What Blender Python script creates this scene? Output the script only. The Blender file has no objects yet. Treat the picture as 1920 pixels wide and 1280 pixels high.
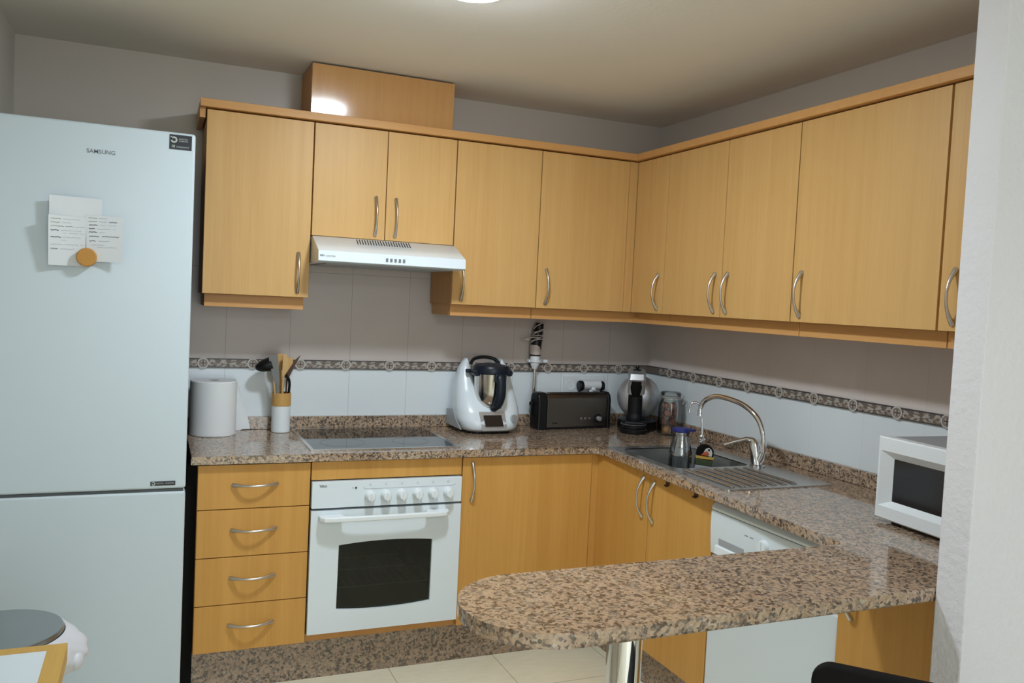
import bpy, bmesh, math, random
from mathutils import Vector, Matrix
PI = math.pi
C = bpy.context.scene.collection
rnd = random.Random(7)

# ------------------------------------------------------------------ materials
def srgb(r, g, b):
    f = lambda c: (c/255/12.92) if c/255 <= .04045 else ((c/255+.055)/1.055)**2.4
    return (f(r), f(g), f(b), 1)
def lin(r, g, b): return (r, g, b, 1)
class N:
    """tiny node-tree builder"""
    def __init__(s, name):
        s.m = bpy.data.materials.new(name); s.m.use_nodes = True
        s.t = s.m.node_tree; s.t.nodes.clear()
        s.out = s.t.nodes.new('ShaderNodeOutputMaterial')
        s.p = s.n('ShaderNodeBsdfPrincipled'); s.l(s.p.outputs[0], s.out.inputs[0])
    def n(s, typ, **k):
        x = s.t.nodes.new(typ)
        for a, b in k.items(): setattr(x, a, b)
        return x
    def l(s, a, b): s.t.links.new(a, b)
    def pos(s): return s.n('ShaderNodeNewGeometry').outputs['Position']
    def obj(s): return s.n('ShaderNodeTexCoord').outputs['Object']
    def mapping(s, vec, scale):
        m = s.n('ShaderNodeMapping'); s.l(vec, m.inputs[0]); m.inputs['Scale'].default_value = scale; return m.outputs[0]
    def noise(s, vec, scale, detail=4, rough=.55, dist=0):
        x = s.n('ShaderNodeTexNoise'); s.l(vec, x.inputs['Vector']); x.inputs['Scale'].default_value = scale
        x.inputs['Detail'].default_value = detail; x.inputs['Roughness'].default_value = rough; x.inputs['Distortion'].default_value = dist
        return x
    def ramp(s, fac, stops, interp='LINEAR'):
        r = s.n('ShaderNodeValToRGB'); r.color_ramp.interpolation = interp
        e = r.color_ramp.elements
        while len(e) < len(stops): e.new(.5)
        for i, (p, c) in enumerate(stops): e[i].position = p; e[i].color = c
        s.l(fac, r.inputs[0]); return r.outputs[0]
    def math(s, op, a, b=None, c=None):
        x = s.n('ShaderNodeMath', operation=op)
        for i, v in enumerate((a, b, c)):
            if v is None: continue
            if isinstance(v, (int, float)): x.inputs[i].default_value = v
            else: s.l(v, x.inputs[i])
        return x.outputs[0]
    def mix(s, fac, a, b, mode='MIX'):
        x = s.n('ShaderNodeMix', data_type='RGBA', blend_type=mode)
        for sock, v in ((x.inputs[0], fac), (x.inputs[6], a), (x.inputs[7], b)):
            if isinstance(v, (int, float, tuple)): sock.default_value = v
            else: s.l(v, sock)
        return x.outputs[2]
    def bump(s, h, strength, dist=.002):
        b = s.n('ShaderNodeBump'); s.l(h, b.inputs['Height']); b.inputs['Strength'].default_value = strength; b.inputs['Distance'].default_value = dist
        s.l(b.outputs[0], s.p.inputs['Normal'])
    def set(s, **k):
        for a, v in k.items():
            i = s.p.inputs[a.replace('_', ' ')]
            if hasattr(v, 'is_output'): s.l(v, i)
            else: i.default_value = v
        return s.m

def plain(name, col, rough=.5, metal=0, speck=.04, **k):
    """plain colour with a faint procedural variation"""
    s = N(name)
    nz = s.noise(s.obj(), 9, 3)
    c = s.mix(s.math('MULTIPLY', nz.outputs[0], speck), col, tuple(x*.72 for x in col[:3])+(1,))
    return s.set(Base_Color=c, Roughness=rough, Metallic=metal, **k)

def wood(name, c1, c2, axis='z', rough=.42, fine=1.0, spec=.3, coat=0.0):
    s = N(name)
    sc = {'z': (34, 34, .9), 'x': (.9, 34, 34), 'y': (34, .9, 34)}[axis]
    v = s.mapping(s.pos(), sc)
    a = s.noise(v, 1.0, 5, .6, .25); b = s.noise(s.mapping(s.pos(), tuple(q*7 for q in sc)), 1.0, 3, .6)
    big = s.noise(s.mapping(s.pos(), tuple(q*.16 for q in sc)), 1.0, 2)
    f = s.math('ADD', s.math('ADD', s.math('MULTIPLY', a.outputs[0], .45), s.math('MULTIPLY', b.outputs[0], .25*fine)), s.math('MULTIPLY', big.outputs[0], .3))
    return s.set(Base_Color=s.ramp(f, [(.34, c2), (.64, c1)]), Roughness=rough, Specular_IOR_Level=spec, Coat_Weight=coat, Coat_Roughness=.1)

def granite(name, scale=140, rough=.07, gain=1.0):
    s = N(name)
    p = s.pos()
    d = s.noise(p, 60, 2)
    vv = s.n('ShaderNodeVectorMath', operation='MULTIPLY_ADD'); s.l(d.outputs[1], vv.inputs[0]); vv.inputs[1].default_value = (.014,)*3; s.l(p, vv.inputs[2])
    vo = s.n('ShaderNodeTexVoronoi'); s.l(vv.outputs[0], vo.inputs['Vector']); vo.inputs['Scale'].default_value = scale
    sep = s.n('ShaderNodeSeparateColor'); s.l(vo.outputs['Color'], sep.inputs[0])
    big = s.noise(p, 26, 3)
    f = s.math('ADD', s.math('MULTIPLY', sep.outputs[0], .72), s.math('MULTIPLY', big.outputs[0], .38))
    g = lambda r, gg, b: (r*gain, gg*gain, b*gain, 1)
    col = s.ramp(f, [(.0, g(.014, .011, .008)), (.275, g(.05, .038, .027)), (.33, g(.17, .13, .095)), (.43, g(.40, .27, .17)), (.56, g(.52, .375, .245)), (.72, g(.44, .305, .20)), (.82, g(.21, .185, .155)), (.90, g(.55, .45, .33))], 'CONSTANT')
    soft = s.noise(p, 210, 2)
    col = s.mix(.30, col, s.ramp(soft.outputs[0], [(.3, g(.09, .065, .05)), (.7, g(.56, .38, .27))]))
    return s.set(Base_Color=col, Roughness=rough, IOR=1.6, Specular_IOR_Level=.75)

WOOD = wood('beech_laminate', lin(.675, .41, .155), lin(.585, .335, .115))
WOODB = wood('beech_base_fronts', lin(.65, .345, .088), lin(.545, .27, .060))  # same beech, with the base row's dimmer light put into the colour
WOODG = wood('beech_glossy', lin(.60, .32, .115), lin(.52, .26, .085), rough=.12, spec=.5, coat=.6)
WOODE = wood('beech_edge', lin(.56, .27, .085), lin(.48, .22, .06))
WOODH = wood('beech_horizontal_x', lin(.66, .35, .125), lin(.58, .29, .095), 'x')
WOODV = wood('beech_horizontal_y', lin(.66, .35, .125), lin(.58, .29, .095), 'y')
GRAN = granite('polished_granite')
GRANP = granite('granite_plinth', 120, .4, .8)
STEEL = plain('brushed_nickel', lin(.60, .58, .55), .28, 1, .2)
CHROME = plain('chrome', lin(.80, .80, .82), .05, 1, .05)
WHITE = plain('white_enamel', lin(.72, .785, .82), .28, 0, .03, Coat_Weight=.3, Coat_Roughness=.15)
WHITEP = plain('white_plastic', lin(.78, .82, .83), .35, 0, .03)
FRIDGE = plain('fridge_white', lin(.58, .66, .70), .33, 0, .03)
GREYP = plain('grey_plastic', lin(.36, .38, .40), .4)
BLACK = plain('black_plastic', lin(.008, .008, .009), .35, Specular_IOR_Level=.3)
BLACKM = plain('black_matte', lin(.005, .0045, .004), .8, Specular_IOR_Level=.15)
DARK = plain('dark_gap', lin(.02, .02, .02), .6)
NAVY = plain('blue_black_plastic', lin(.009, .014, .024), .35, Specular_IOR_Level=.35)
DGLASS = plain('ceramic_glass', lin(.010, .012, .014), .05, 0, .02, Specular_IOR_Level=.9)
SCREEN = plain('dark_screen', lin(.012, .012, .014), .12)
PAPER = plain('white_paper', lin(.78, .80, .80), .85)
PAPERN = plain('note_paper', lin(.69, .72, .73), .85)
INK = plain('ink', lin(.10, .10, .12), .8)
INKG = plain('ink_green', lin(.33, .36, .24), .8)
INKD = plain('letter_grey', lin(.16, .18, .19), .5)
INKL = plain('faint_print', lin(.45, .47, .48), .6)
WPRINT = plain('pale_print', lin(.45, .48, .44), .6)
BAMBOO = wood('bamboo', lin(.62, .37, .12), lin(.50, .27, .07), 'x', .45)
SPOONW = wood('spoon_wood', lin(.64, .42, .18), lin(.50, .29, .10), 'z', .6)
CORK = plain('cork_disc', lin(.52, .25, .05), .7, 0, .3)
GREYS = plain('grey_silicone', lin(.20, .20, .185), .6)
BLUE = plain('blue_lid', lin(.012, .02, .16), .4)
ORANGE = plain('orange_red', lin(.50, .09, .03), .5)
YELLOW = plain('yellow_band', lin(.55, .33, .06), .6)
CREAMF = plain('white_face', lin(.60, .60, .56), .6)
DGREEN = plain('dark_green', lin(.04, .06, .02), .6)
EGG = plain('brown_egg', lin(.25, .085, .055), .5, 0, .5)
EGGO = plain('orange_egg', lin(.50, .19, .045), .5, 0, .3)
BAG = plain('white_bag', lin(.72, .72, .76), .4, 0, .05, Transmission_Weight=.15)
PLUG = plain('white_plug', lin(.74, .76, .78), .35)
HBW = plain('cream_pink_plastic', lin(.58, .50, .46), .4)
SILV = plain('silver_plastic', lin(.56, .57, .59), .32, .7, .1)
TOAST = plain('toaster_steel', lin(.20, .185, .165), .34, 1, .3)
MIRS = plain('polished_steel', lin(.66, .63, .60), .14, 1, .05)
SINK = plain('sink_steel', lin(.58, .59, .58), .25, .93, .15)
BINM = plain('bin_lid_steel', lin(.40, .42, .43), .3, 1, .2)
BROWNH = plain('brown_hook', lin(.07, .028, .012), .5)
GASKET = plain('grey_gasket', lin(.07, .08, .085), .6)
CAVITY = plain('oven_cavity', lin(.045, .05, .04), .5)
RACK = plain('oven_rack', lin(.5, .5, .46), .35, 1)
CHAIRB = plain('black_leatherette', lin(.006, .005, .005), .7, Specular_IOR_Level=.15)
TABLEW = plain('white_laminate', lin(.66, .72, .76), .35)
TFRAME = wood('table_edge_wood', lin(.60, .36, .075), lin(.47, .26, .045), 'y', .4)

def glass(name, tint, alpha):
    s = N(name)
    tr = s.n('ShaderNodeBsdfTransparent'); tr.inputs[0].default_value = tint
    gl = s.n('ShaderNodeBsdfGlossy'); gl.inputs[0].default_value = (1, 1, 1, 1); gl.inputs['Roughness'].default_value = .04
    fr = s.n('ShaderNodeFresnel'); fr.inputs[0].default_value = 1.5
    mx = s.n('ShaderNodeMixShader'); s.l(s.math('ADD', s.math('MULTIPLY', fr.outputs[0], .85), alpha), mx.inputs[0])
    s.l(tr.outputs[0], mx.inputs[1]); s.l(gl.outputs[0], mx.inputs[2]); s.l(mx.outputs[0], s.out.inputs[0])
    s.t.nodes.remove(s.p)
    return s.m
GLASS = glass('clear_glass', (.93, .95, .95, 1), .03)
BOTTLE = glass('bottle_plastic', (.92, .95, .97, 1), .15)
OGLASS = glass('oven_glass', (.38, .42, .36, 1), .0)

def emit(name, col, st):
    s = N(name); return s.set(Base_Color=(1, 1, 1, 1), Emission_Color=col, Emission_Strength=st)

def wall_tile(name, axis, off, tilew=.2645, k=1.0, gm=.8):
    """glossy wall tiles: white below the border line, taupe above, thin grout"""
    s = N(name)
    sp = s.n('ShaderNodeSeparateXYZ'); s.l(s.pos(), sp.inputs[0])
    u = sp.outputs[axis]; z = sp.outputs[2]
    up = s.math('GREATER_THAN', z, 1.16)
    fu = s.math('ABSOLUTE', s.math('SUBTRACT', s.math('FRACT', s.math('DIVIDE', s.math('SUBTRACT', u, off), tilew)), .5))
    gu = s.math('GREATER_THAN', fu, .5-.0011/tilew)
    fz = s.math('ABSOLUTE', s.math('SUBTRACT', s.math('FRACT', s.math('DIVIDE', s.math('SUBTRACT', z, 1.565), .39)), .5))
    gz = s.math('MULTIPLY', s.math('GREATER_THAN', fz, .5-.0011/.39), up)
    g = s.math('MAXIMUM', gu, gz)
    nz = s.noise(s.pos(), 5, 3)
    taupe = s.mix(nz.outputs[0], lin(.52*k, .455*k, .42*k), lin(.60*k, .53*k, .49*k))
    white = s.mix(nz.outputs[0], lin(.72, .775, .80), lin(.76, .81, .83))
    taupe = s.mix(s.math('MULTIPLY', s.math('GREATER_THAN', z, 2.0), .8), taupe, lin(.55, .50, .43))  # light on the wall above the cabinets is worked into its tone
    base = s.mix(up, white, taupe)
    grout = s.mix(up, lin(.46, .47, .47), lin(.30, .27, .25))
    g = s.math('MULTIPLY', g, s.math('LESS_THAN', z, 1.95))
    col = s.mix(s.math('MULTIPLY', g, gm), base, grout)
    s.bump(s.math('SUBTRACT', 1, s.math('MULTIPLY', g, gm)), .25, .001)
    return s.set(Base_Color=col, Roughness=s.math('ADD', .16, s.math('MULTIPLY', up, .16)), Specular_IOR_Level=.5)
WALLB = wall_tile('tiles_back', 0, -1.559+.2645*.5+.13225)
WALLR = wall_tile('tiles_side', 1, -.13, k=1.2, gm=.2)  # taupe raised on this wall, standing in for light it lacks

def plaster(name, col, bump, scale):
    s = N(name); a = s.noise(s.pos(), scale, 4, .6); b = s.noise(s.pos(), 3, 3)
    s.bump(a.outputs[0], bump, .006)
    return s.set(Base_Color=s.mix(b.outputs[0], col, tuple(x*.94 for x in col[:3])+(1,)), Roughness=.85)
CEIL = plaster('ceiling_paint', lin(.86, .83, .76), .12, 60)
STUC = plaster('textured_white_wall', lin(.765, .745, .765), .55, 55)
WALLL = plaster('wall_paint', lin(.62, .60, .54), .05, 80)

def floor_mat():
    s = N('floor_tiles'); sp = s.n('ShaderNodeSeparateXYZ'); s.l(s.pos(), sp.inputs[0])
    T = .445
    def line(v, off):
        f = s.math('ABSOLUTE', s.math('SUBTRACT', s.math('FRACT', s.math('DIVIDE', s.math('SUBTRACT', v, off), T)), .5))
        return s.math('GREATER_THAN', f, .5-.0018/T)
    g = s.math('MAXIMUM', line(sp.outputs[0], -.585), line(sp.outputs[1], -.86))
    a = s.noise(s.mapping(s.pos(), (14, 60, 14)), 1, 4); b = s.noise(s.pos(), 3, 3)
    c = s.ramp(s.math('ADD', s.math('MULTIPLY', a.outputs[0], .5), s.math('MULTIPLY', b.outputs[0], .5)), [(.35, lin(.76, .71, .52)), (.65, lin(.86, .81, .63))])
    return s.set(Base_Color=s.mix(s.math('MULTIPLY', g, .75), c, lin(.30, .26, .18)), Roughness=.3)
FLOOR = floor_mat()

# ------------------------------------------------------------------ mesh builder
class B:
    def __init__(s): s.bm = bmesh.new(); s.mi = 0
    def _fin(s, faces):
        for f in faces: f.material_index = s.mi
    def box(s, x0, x1, y0, y1, z0, z1, bev=0, seg=2):
        x0, x1 = min(x0, x1), max(x0, x1); y0, y1 = min(y0, y1), max(y0, y1); z0, z1 = min(z0, z1), max(z0, z1)
        v = [s.bm.verts.new((x, y, z)) for x in (x0, x1) for y in (y0, y1) for z in (z0, z1)]
        q = [(0, 1, 3, 2), (4, 6, 7, 5), (0, 4, 5, 1), (2, 3, 7, 6), (0, 2, 6, 4), (1, 5, 7, 3)]
        fs = [s.bm.faces.new([v[i] for i in f]) for f in q]; s._fin(fs)
        if bev:
            ed = list({e for f in fs for e in f.edges})
            r = bmesh.ops.bevel(s.bm, geom=ed, offset=bev, segments=seg, affect='EDGES', profile=.5)
            s._fin(r['faces'])
        return s
    def prism(s, poly, axis, a0, a1, bev=0, seg=2, hole=None):
        """polygon in the two other axes (order xyz without axis), extruded along axis"""
        def P(u, v, a): return {'x': (a, u, v), 'y': (u, a, v), 'z': (u, v, a)}[axis]
        if hole is None:
            lo = [s.bm.verts.new(P(u, v, a0)) for u, v in poly]; hi = [s.bm.verts.new(P(u, v, a1)) for u, v in poly]
            fs = [s.bm.faces.new(lo[::-1]), s.bm.faces.new(hi)]
            n = len(poly)
            for i in range(n): fs.append(s.bm.faces.new((lo[i], lo[(i+1) % n], hi[(i+1) % n], hi[i])))
            s._fin(fs)
            bmesh.ops.recalc_face_normals(s.bm, faces=fs)
            if bev:
                ed = list({e for f in fs[:2] for e in f.edges})
                r = bmesh.ops.bevel(s.bm, geom=ed, offset=bev, segments=seg, affect='EDGES', profile=.5); s._fin(r['faces'])
        else:
            t = bmesh.new(); es = []
            for lp in [poly] + list(hole):
                vs = [t.verts.new(P(u, v, a0)) for u, v in lp]
                es += [t.edges.new((vs[i], vs[(i+1) % len(vs)])) for i in range(len(vs))]
            bmesh.ops.triangle_fill(t, use_beauty=True, edges=es)
            r = bmesh.ops.extrude_face_region(t, geom=t.faces[:])
            d = Vector(P(0, 0, a1)) - Vector(P(0, 0, a0))
            for g in r['geom']:
                if isinstance(g, bmesh.types.BMVert): g.co += d
            bmesh.ops.recalc_face_normals(t, faces=t.faces[:])
            bmesh.ops.dissolve_limit(t, angle_limit=.01, verts=t.verts[:], edges=t.edges[:], delimit=set())
            mp = {v: s.bm.verts.new(v.co) for v in t.verts}
            fs = [s.bm.faces.new([mp[v] for v in f.verts]) for f in t.faces]; s._fin(fs); t.free()
        return s
    def tube(s, pts, rad, seg=12, flat=None, cap=True):
        """swept tube; rad number/list; flat=(n,k) squashes along vector n by k"""
        pts = [Vector(p) for p in pts]; n = len(pts)
        rad = [rad]*n if isinstance(rad, (int, float)) else rad
        ref = None; rings = []
        for i, p in enumerate(pts):
            t = (pts[min(i+1, n-1)]-pts[max(i-1, 0)]).normalized()
            if ref is None:
                ref = t.orthogonal().normalized()
            u = (ref - t*ref.dot(t)).normalized(); ref = u; w = t.cross(u)
            ring = []
            for k in range(seg):
                a = 2*PI*k/seg; o = (u*math.cos(a)+w*math.sin(a))*rad[i]
                if flat:
                    nn = Vector(flat[0]); o = o - nn*o.dot(nn)*(1-flat[1])
                ring.append(s.bm.verts.new(p+o))
            rings.append(ring)
        fs = []
        for i in range(n-1):
            for k in range(seg):
                fs.append(s.bm.faces.new((rings[i][k], rings[i][(k+1) % seg], rings[i+1][(k+1) % seg], rings[i+1][k])))
        if cap: fs += [s.bm.faces.new(rings[0][::-1]), s.bm.faces.new(rings[-1])]
        s._fin(fs); return s
    def cyl(s, p0, p1, r0, r1=None, seg=32, bev=0):
        r1 = r0 if r1 is None else r1
        if not bev: return s.tube([p0, p1], [r0, r1], seg)
        p0, p1 = Vector(p0), Vector(p1); d = (p1-p0).normalized()
        pts = [p0]; rr = [max(r0-bev, 1e-4)]
        for a in (30, 60, 90): pts.append(p0+d*bev*(1-math.cos(math.radians(a)))); rr.append(r0-bev+bev*math.sin(math.radians(a)))
        for a in (90, 60, 30, 0): pts.append(p1-d*bev*(1-math.cos(math.radians(a)))); rr.append(r1-bev+bev*math.sin(math.radians(a)))
        # straight axis: build rings directly
        u = d.orthogonal().normalized(); w = d.cross(u); rings = []
        for p, r in zip(pts, rr): rings.append([s.bm.verts.new(p+(u*math.cos(2*PI*k/seg)+w*math.sin(2*PI*k/seg))*r) for k in range(seg)])
        fs = [s.bm.faces.new((a[k], a[(k+1) % seg], b[(k+1) % seg], b[k])) for a, b in zip(rings, rings[1:]) for k in range(seg)]
        fs += [s.bm.faces.new(rings[0][::-1]), s.bm.faces.new(rings[-1])]; s._fin(fs); return s
    def lathe(s, prof, c=(0, 0, 0), seg=40, axis='z', close=False):
        c = Vector(c); rings = []
        for r, h in prof:
            ring = []
            for k in range(seg):
                a = 2*PI*k/seg; x, y = r*math.cos(a), r*math.sin(a)
                o = {'z': (x, y, h), 'y': (x, h, y), 'x': (h, x, y)}[axis]
                ring.append(s.bm.verts.new(c+Vector(o)))
            rings.append(ring)
        fs = [s.bm.faces.new((a[k], a[(k+1) % seg], b[(k+1) % seg], b[k])) for a, b in zip(rings, rings[1:]) for k in range(seg)]
        if close: fs += [s.bm.faces.new((rings[-1][k], rings[-1][(k+1) % seg], rings[0][(k+1) % seg], rings[0][k])) for k in range(seg)]
        else:
            if prof[0][0] > 1e-5: fs.append(s.bm.faces.new(rings[0][::-1]))
            if prof[-1][0] > 1e-5: fs.append(s.bm.faces.new(rings[-1]))
        s._fin(fs); return s
    def ball(s, c, rx, ry, rz, u=20, v=14):
        r = bmesh.ops.create_uvsphere(s.bm, u_segments=u, v_segments=v, radius=1)
        for x in r['verts']: x.co = Vector((x.co.x*rx, x.co.y*ry, x.co.z*rz))+Vector(c)
        s._fin({f for x in r['verts'] for f in x.link_faces}); return s
    def grid(s, fn, nu, nv, thick=0):
        vs = [[s.bm.verts.new(fn(i/nu, j/nv)) for j in range(nv+1)] for i in range(nu+1)]
        s._fin([s.bm.faces.new((vs[i][j], vs[i+1][j], vs[i+1][j+1], vs[i][j+1])) for i in range(nu) for j in range(nv)])
        return s
    def xf(s, m): bmesh.ops.transform(s.bm, matrix=m, verts=s.bm.verts[:]); return s

LOC = {}
def thing(name, label, cat, loc=(0, 0, 0), rotz=0, group=None, kind=None):
    o = bpy.data.objects.new(name, None); C.objects.link(o); o.empty_display_size = .05
    o.location = loc; o.rotation_euler = (0, 0, rotz); o['label'] = label; o['category'] = cat
    if group: o['group'] = group
    if kind: o['kind'] = kind
    LOC[o.name] = Matrix.Translation(loc) @ Matrix.Rotation(rotz, 4, 'Z')
    return o
def obj(name, b, mats, parent=None, world=True, smooth=35, label=None):
    """link one mesh; with world=True its vertices are given in world space"""
    if not isinstance(mats, (list, tuple)): mats = [mats]
    if parent is not None and world: b.xf(LOC[parent.name].inverted())
    bmesh.ops.remove_doubles(b.bm, verts=b.bm.verts[:], dist=1e-6)
    bmesh.ops.recalc_face_normals(b.bm, faces=b.bm.faces[:])
    me = bpy.data.meshes.new(name); b.bm.to_mesh(me); b.bm.free()
    for m in mats: me.materials.append(m)
    if smooth:
        me.polygons.foreach_set('use_smooth', [True]*len(me.polygons)); me.set_sharp_from_angle(angle=math.radians(smooth))
    o = bpy.data.objects.new(name, me); C.objects.link(o)
    if smooth and smooth < 90:
        wn = o.modifiers.new('weighted_normals', 'WEIGHTED_NORMAL'); wn.keep_sharp = True; wn.weight = 100
    if parent is not None: o.parent = parent; LOC[o.name] = LOC[parent.name]
    else: LOC[o.name] = Matrix.Identity(4)
    if label: o['label'] = label
    return o
def tag(o, label, cat, group=None, kind=None):
    o['label'] = label; o['category'] = cat
    if group: o['group'] = group
    if kind: o['kind'] = kind
    return o
def struct(name, b, m, smooth=0):
    o = obj(name, b, m, None, smooth=smooth); o['kind'] = 'structure'; return o

FRONT = Matrix(((1, 0, 0, 0), (0, 0, -1, 0), (0, 1, 0, 0), (0, 0, 0, 1)))     # text facing -y
SIDE = Matrix(((0, 0, -1, 0), (-1, 0, 0, 0), (0, 1, 0, 0), (0, 0, 0, 1)))      # text facing -x
def lettering(txt, size, at, mat, parent, name='lettering', face=FRONT, world=True, width=None, bold=0, depth=.0004):
    cu = bpy.data.curves.new('t', 'FONT'); cu.body = txt; cu.size = size; cu.extrude = depth; cu.align_x = 'CENTER'; cu.align_y = 'CENTER'; cu.offset = bold
    o = bpy.data.objects.new('t', cu); C.objects.link(o)
    dg = bpy.context.evaluated_depsgraph_get(); dg.update()
    me = bpy.data.meshes.new_from_object(o.evaluated_get(dg)); bpy.data.objects.remove(o); bpy.data.curves.remove(cu)
    b = B(); b.bm.from_mesh(me); bpy.data.meshes.remove(me)
    if width:
        xs = [v.co.x for v in b.bm.verts]; k = width/(max(xs)-min(xs))
        for v in b.bm.verts: v.co.x *= k
    b.xf(Matrix.Translation(at) @ face)
    for f in b.bm.faces: f.material_index = 0
    return obj(name, b, mat, parent, world, smooth=0)

# ------------------------------------------------------------------ setting
H = 2.402; XL = -2.88; YF = -6.4; XR = 2.2; ZC = .88
struct('floor', B().box(XL-.1, XR, YF, .1, -.05, 0), FLOOR)
struct('ceiling', B().box(XL-.1, XR, YF, .1, H, H+.05), CEIL)
struct('wall_back', B().box(XL-.1, .1, 0, .1, 0, H), WALLB)
struct('wall_right', B().box(0, .1, -2.40, 0, 0, H), WALLR)
struct('wall_left', B().box(XL-.1, XL, YF, 0, 0, H), WALLL)
struct('wall_partition', B().box(-.731, XR, -2.477, -2.40, 0, H, .004), STUC)
struct('wall_rear', B().box(XL-.1, XR, YF-.1, YF, 0, H), WALLL)
struct('wall_living', B().box(XR, XR+.1, YF, -2.4, 0, H), WALLL)

# decorated border strip: base, edges, leaf scrolls and ring medallions
BORD = [plain('border_brown', lin(.15, .12, .10), .4), plain('border_beige', lin(.40, .36, .31), .4), plain('border_ring', lin(.50, .48, .44), .35), plain('border_dark', lin(.055, .05, .05), .4),
        plain('border_tan', lin(.27, .21, .17), .4)]
def border(name, L, first):
    """built along +u from the corner; u -> distance from the corner, v -> height, w -> out of the wall"""
    b = B(); t = .006; z0, z1 = 1.1423, 1.1811; zc = (z0+z1)/2
    b.mi = 0; b.box(0, L, 0, t, z0, z1)
    b.mi = 3; b.box(0, L, 0, t+.001, z0, z0+.004); b.box(0, L, 0, t+.001, z1-.004, z1)
    def leaf(cx, cy, ang, ln, wd, mi):
        b.mi = mi; n = 5; vs = []
        for i in range(n+1):
            q = i/n; vs.append((q*ln, wd*math.sin(PI*q)**.8))
        pts = [(x, y) for x, y in vs] + [(x, -y*.3) for x, y in vs[-2:0:-1]]
        ca, sa = math.cos(ang), math.sin(ang)
        f = b.bm.faces.new([b.bm.verts.new((cx+x*ca-y*sa, t+.0012+rnd.random()*.0006, min(max(zc+cy+x*sa+y*ca, z0+.004), z1-.004))) for x, y in pts]); f.material_index = mi
    k = 0; u = first
    while u < L+.1:
        for sgn in (-1, 1):
            c = u+sgn*.1                                   # scroll half between medallions
            for (dx, dy, a, ln, wd, mi) in ((.098, -.002, 10, .034, .006, 1), (.094, .006, 35, .028, .005, 4), (.094, -.006, -35, .028, .005, 1),
                                            (.070, .008, 150, .03, .004, 1), (.066, -.009, 20, .034, .005, 4), (.05, .002, 25, .028, .006, 1), (.047, -.006, -20, .024, .005, 4),
                                            (.075, -.002, -28, .026, .0045, 1), (.036, .008, -30, .018, .004, 1), (.034, -.010, 28, .018, .004, 1), (.088, .012, 5, .022, .003, 1), (.084, -.013, -6, .024, .003, 4)):
                x = u+sgn*(.1 - (dx-.0)*1.0) if False else u+sgn*(dx)
                ang = math.radians(a) if sgn < 0 else PI-math.radians(a)
                if 0 < x < L: leaf(x, dy, ang, ln*1.0, wd*1.5, mi)
        if u < L-.02 and u > .0:
            b.mi = 4; b.lathe([(0, t+.0022), (.0185, t+.0022), (.0185, t)], (u, 0, zc), 28, 'y')
            b.mi = 2; b.lathe([(.0175, t), (.0175, t+.004), (.0225, t+.004), (.0225, t)], (u, 0, zc), 32, 'y', close=True)
            b.mi = 3
            b.box(u-.012, u+.012, t+.002, t+.0032, zc-.0012, zc+.0012); b.box(u-.0012, u+.0012, t+.002, t+.0032, zc-.012, zc+.012)
            b.mi = 1
            for ax in (-1, 1):
                for az in (-1, 1): b.ball((u+ax*.006, t+.002, zc+az*.006), .0035, .0012, .0035, 8, 6)
        u += .1993; k += 1
    return b
bb = border('t', 2.86, .182); bb.xf(Matrix(((-1, 0, 0, 0), (0, -1, 0, -.0005), (0, 0, 1, 0), (0, 0, 0, 1))))
struct('trim_1', bb, BORD)
bb = border('t', 2.39, .212); bb.xf(Matrix(((0, -1, 0, -.0005), (-1, 0, 0, 0), (0, 0, 1, 0), (0, 0, 0, 1))))
struct('trim_2', bb, BORD)

# ------------------------------------------------------------------ handles and cabinets
def bow(p, along, out, L=.15, o=.030):
    """bow handle centred at p on a door face"""
    p, a, n = Vector(p), Vector(along), Vector(out); b = B(); pts = []; rr = []
    for i in range(21):
        t = -1+i/10; pts.append(p+a*(t*L/2)+n*(.002+o*(1-abs(t)**2.2))); rr.append(.0042+.0042*abs(t)**3)
    pts = [p-a*(L/2)-n*0]+pts+[p+a*(L/2)]
    pts[0] -= a*.004; pts[-1] += a*.004; rr = [.0078]+rr+[.0078]
    return b.tube(pts, rr, 12)
def door(parent, x0, x1, z0, z1, plane, face, handle=None, hax='z', name='door', mat=None, th=.018, g=.0015):
    """slab door; face 'b' faces -y at y=plane with x0..x1, face 'r' faces -x at x=plane with y from x0 to x1"""
    b = B()
    if face == 'b': b.box(x0+g, x1-g, plane, plane+th, z0+g, z1-g, .0018)
    else: b.box(plane, plane+th, x0-g, x1+g, z0+g, z1-g, .0018)
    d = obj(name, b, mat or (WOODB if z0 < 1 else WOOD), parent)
    if handle:
        u, z = handle
        if face == 'b': h = bow((u, plane, z), (0, 0, 1) if hax == 'z' else (1, 0, 0), (0, -1, 0))
        else: h = bow((plane, u, z), (0, 0, 1), (-1, 0, 0))
        obj('handle', h, STEEL, d, label='brushed metal bow handle')
    return d

BF = -.5855; WF = -.312
# --- base run along the back wall
t = thing('drawer_cabinet', 'beech drawer cabinet with four bow-handled drawers between fridge and oven', 'cabinet', (-2.013, -.3, .157))
b = B(); b.box(-2.212, -2.196, -.566, -.008, .157, .849); b.box(-1.832, -1.8155, -.566, -.008, .157, .849); b.box(-2.196, -1.832, -.566, -.008, .157, .173); b.box(-2.196, -1.832, -.02, -.008, .173, .849)
obj('carcass', b, WOODE, t)
obj('gap_shade_panel', B().box(-2.2515, -2.2135, -.555, -.03, .0, .847), BLACKM, t, label='black panel painted as the deep shade in the gap beside the fridge')  # black board added to paint the deep shade beside the fridge
for z0, z1 in ((.1575, .332), (.332, .507), (.507, .6825), (.6825, .846)):
    door(t, -2.2125, -1.8145, z0, z1, BF, 'b', (-2.0135, z1-.077 if z1 < .8 else .771), 'x', 'drawer')
t = thing('oven_housing', 'beech oven housing with plain panel above and strip below white oven', 'cabinet', (-1.515, -.3, .157))
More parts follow.
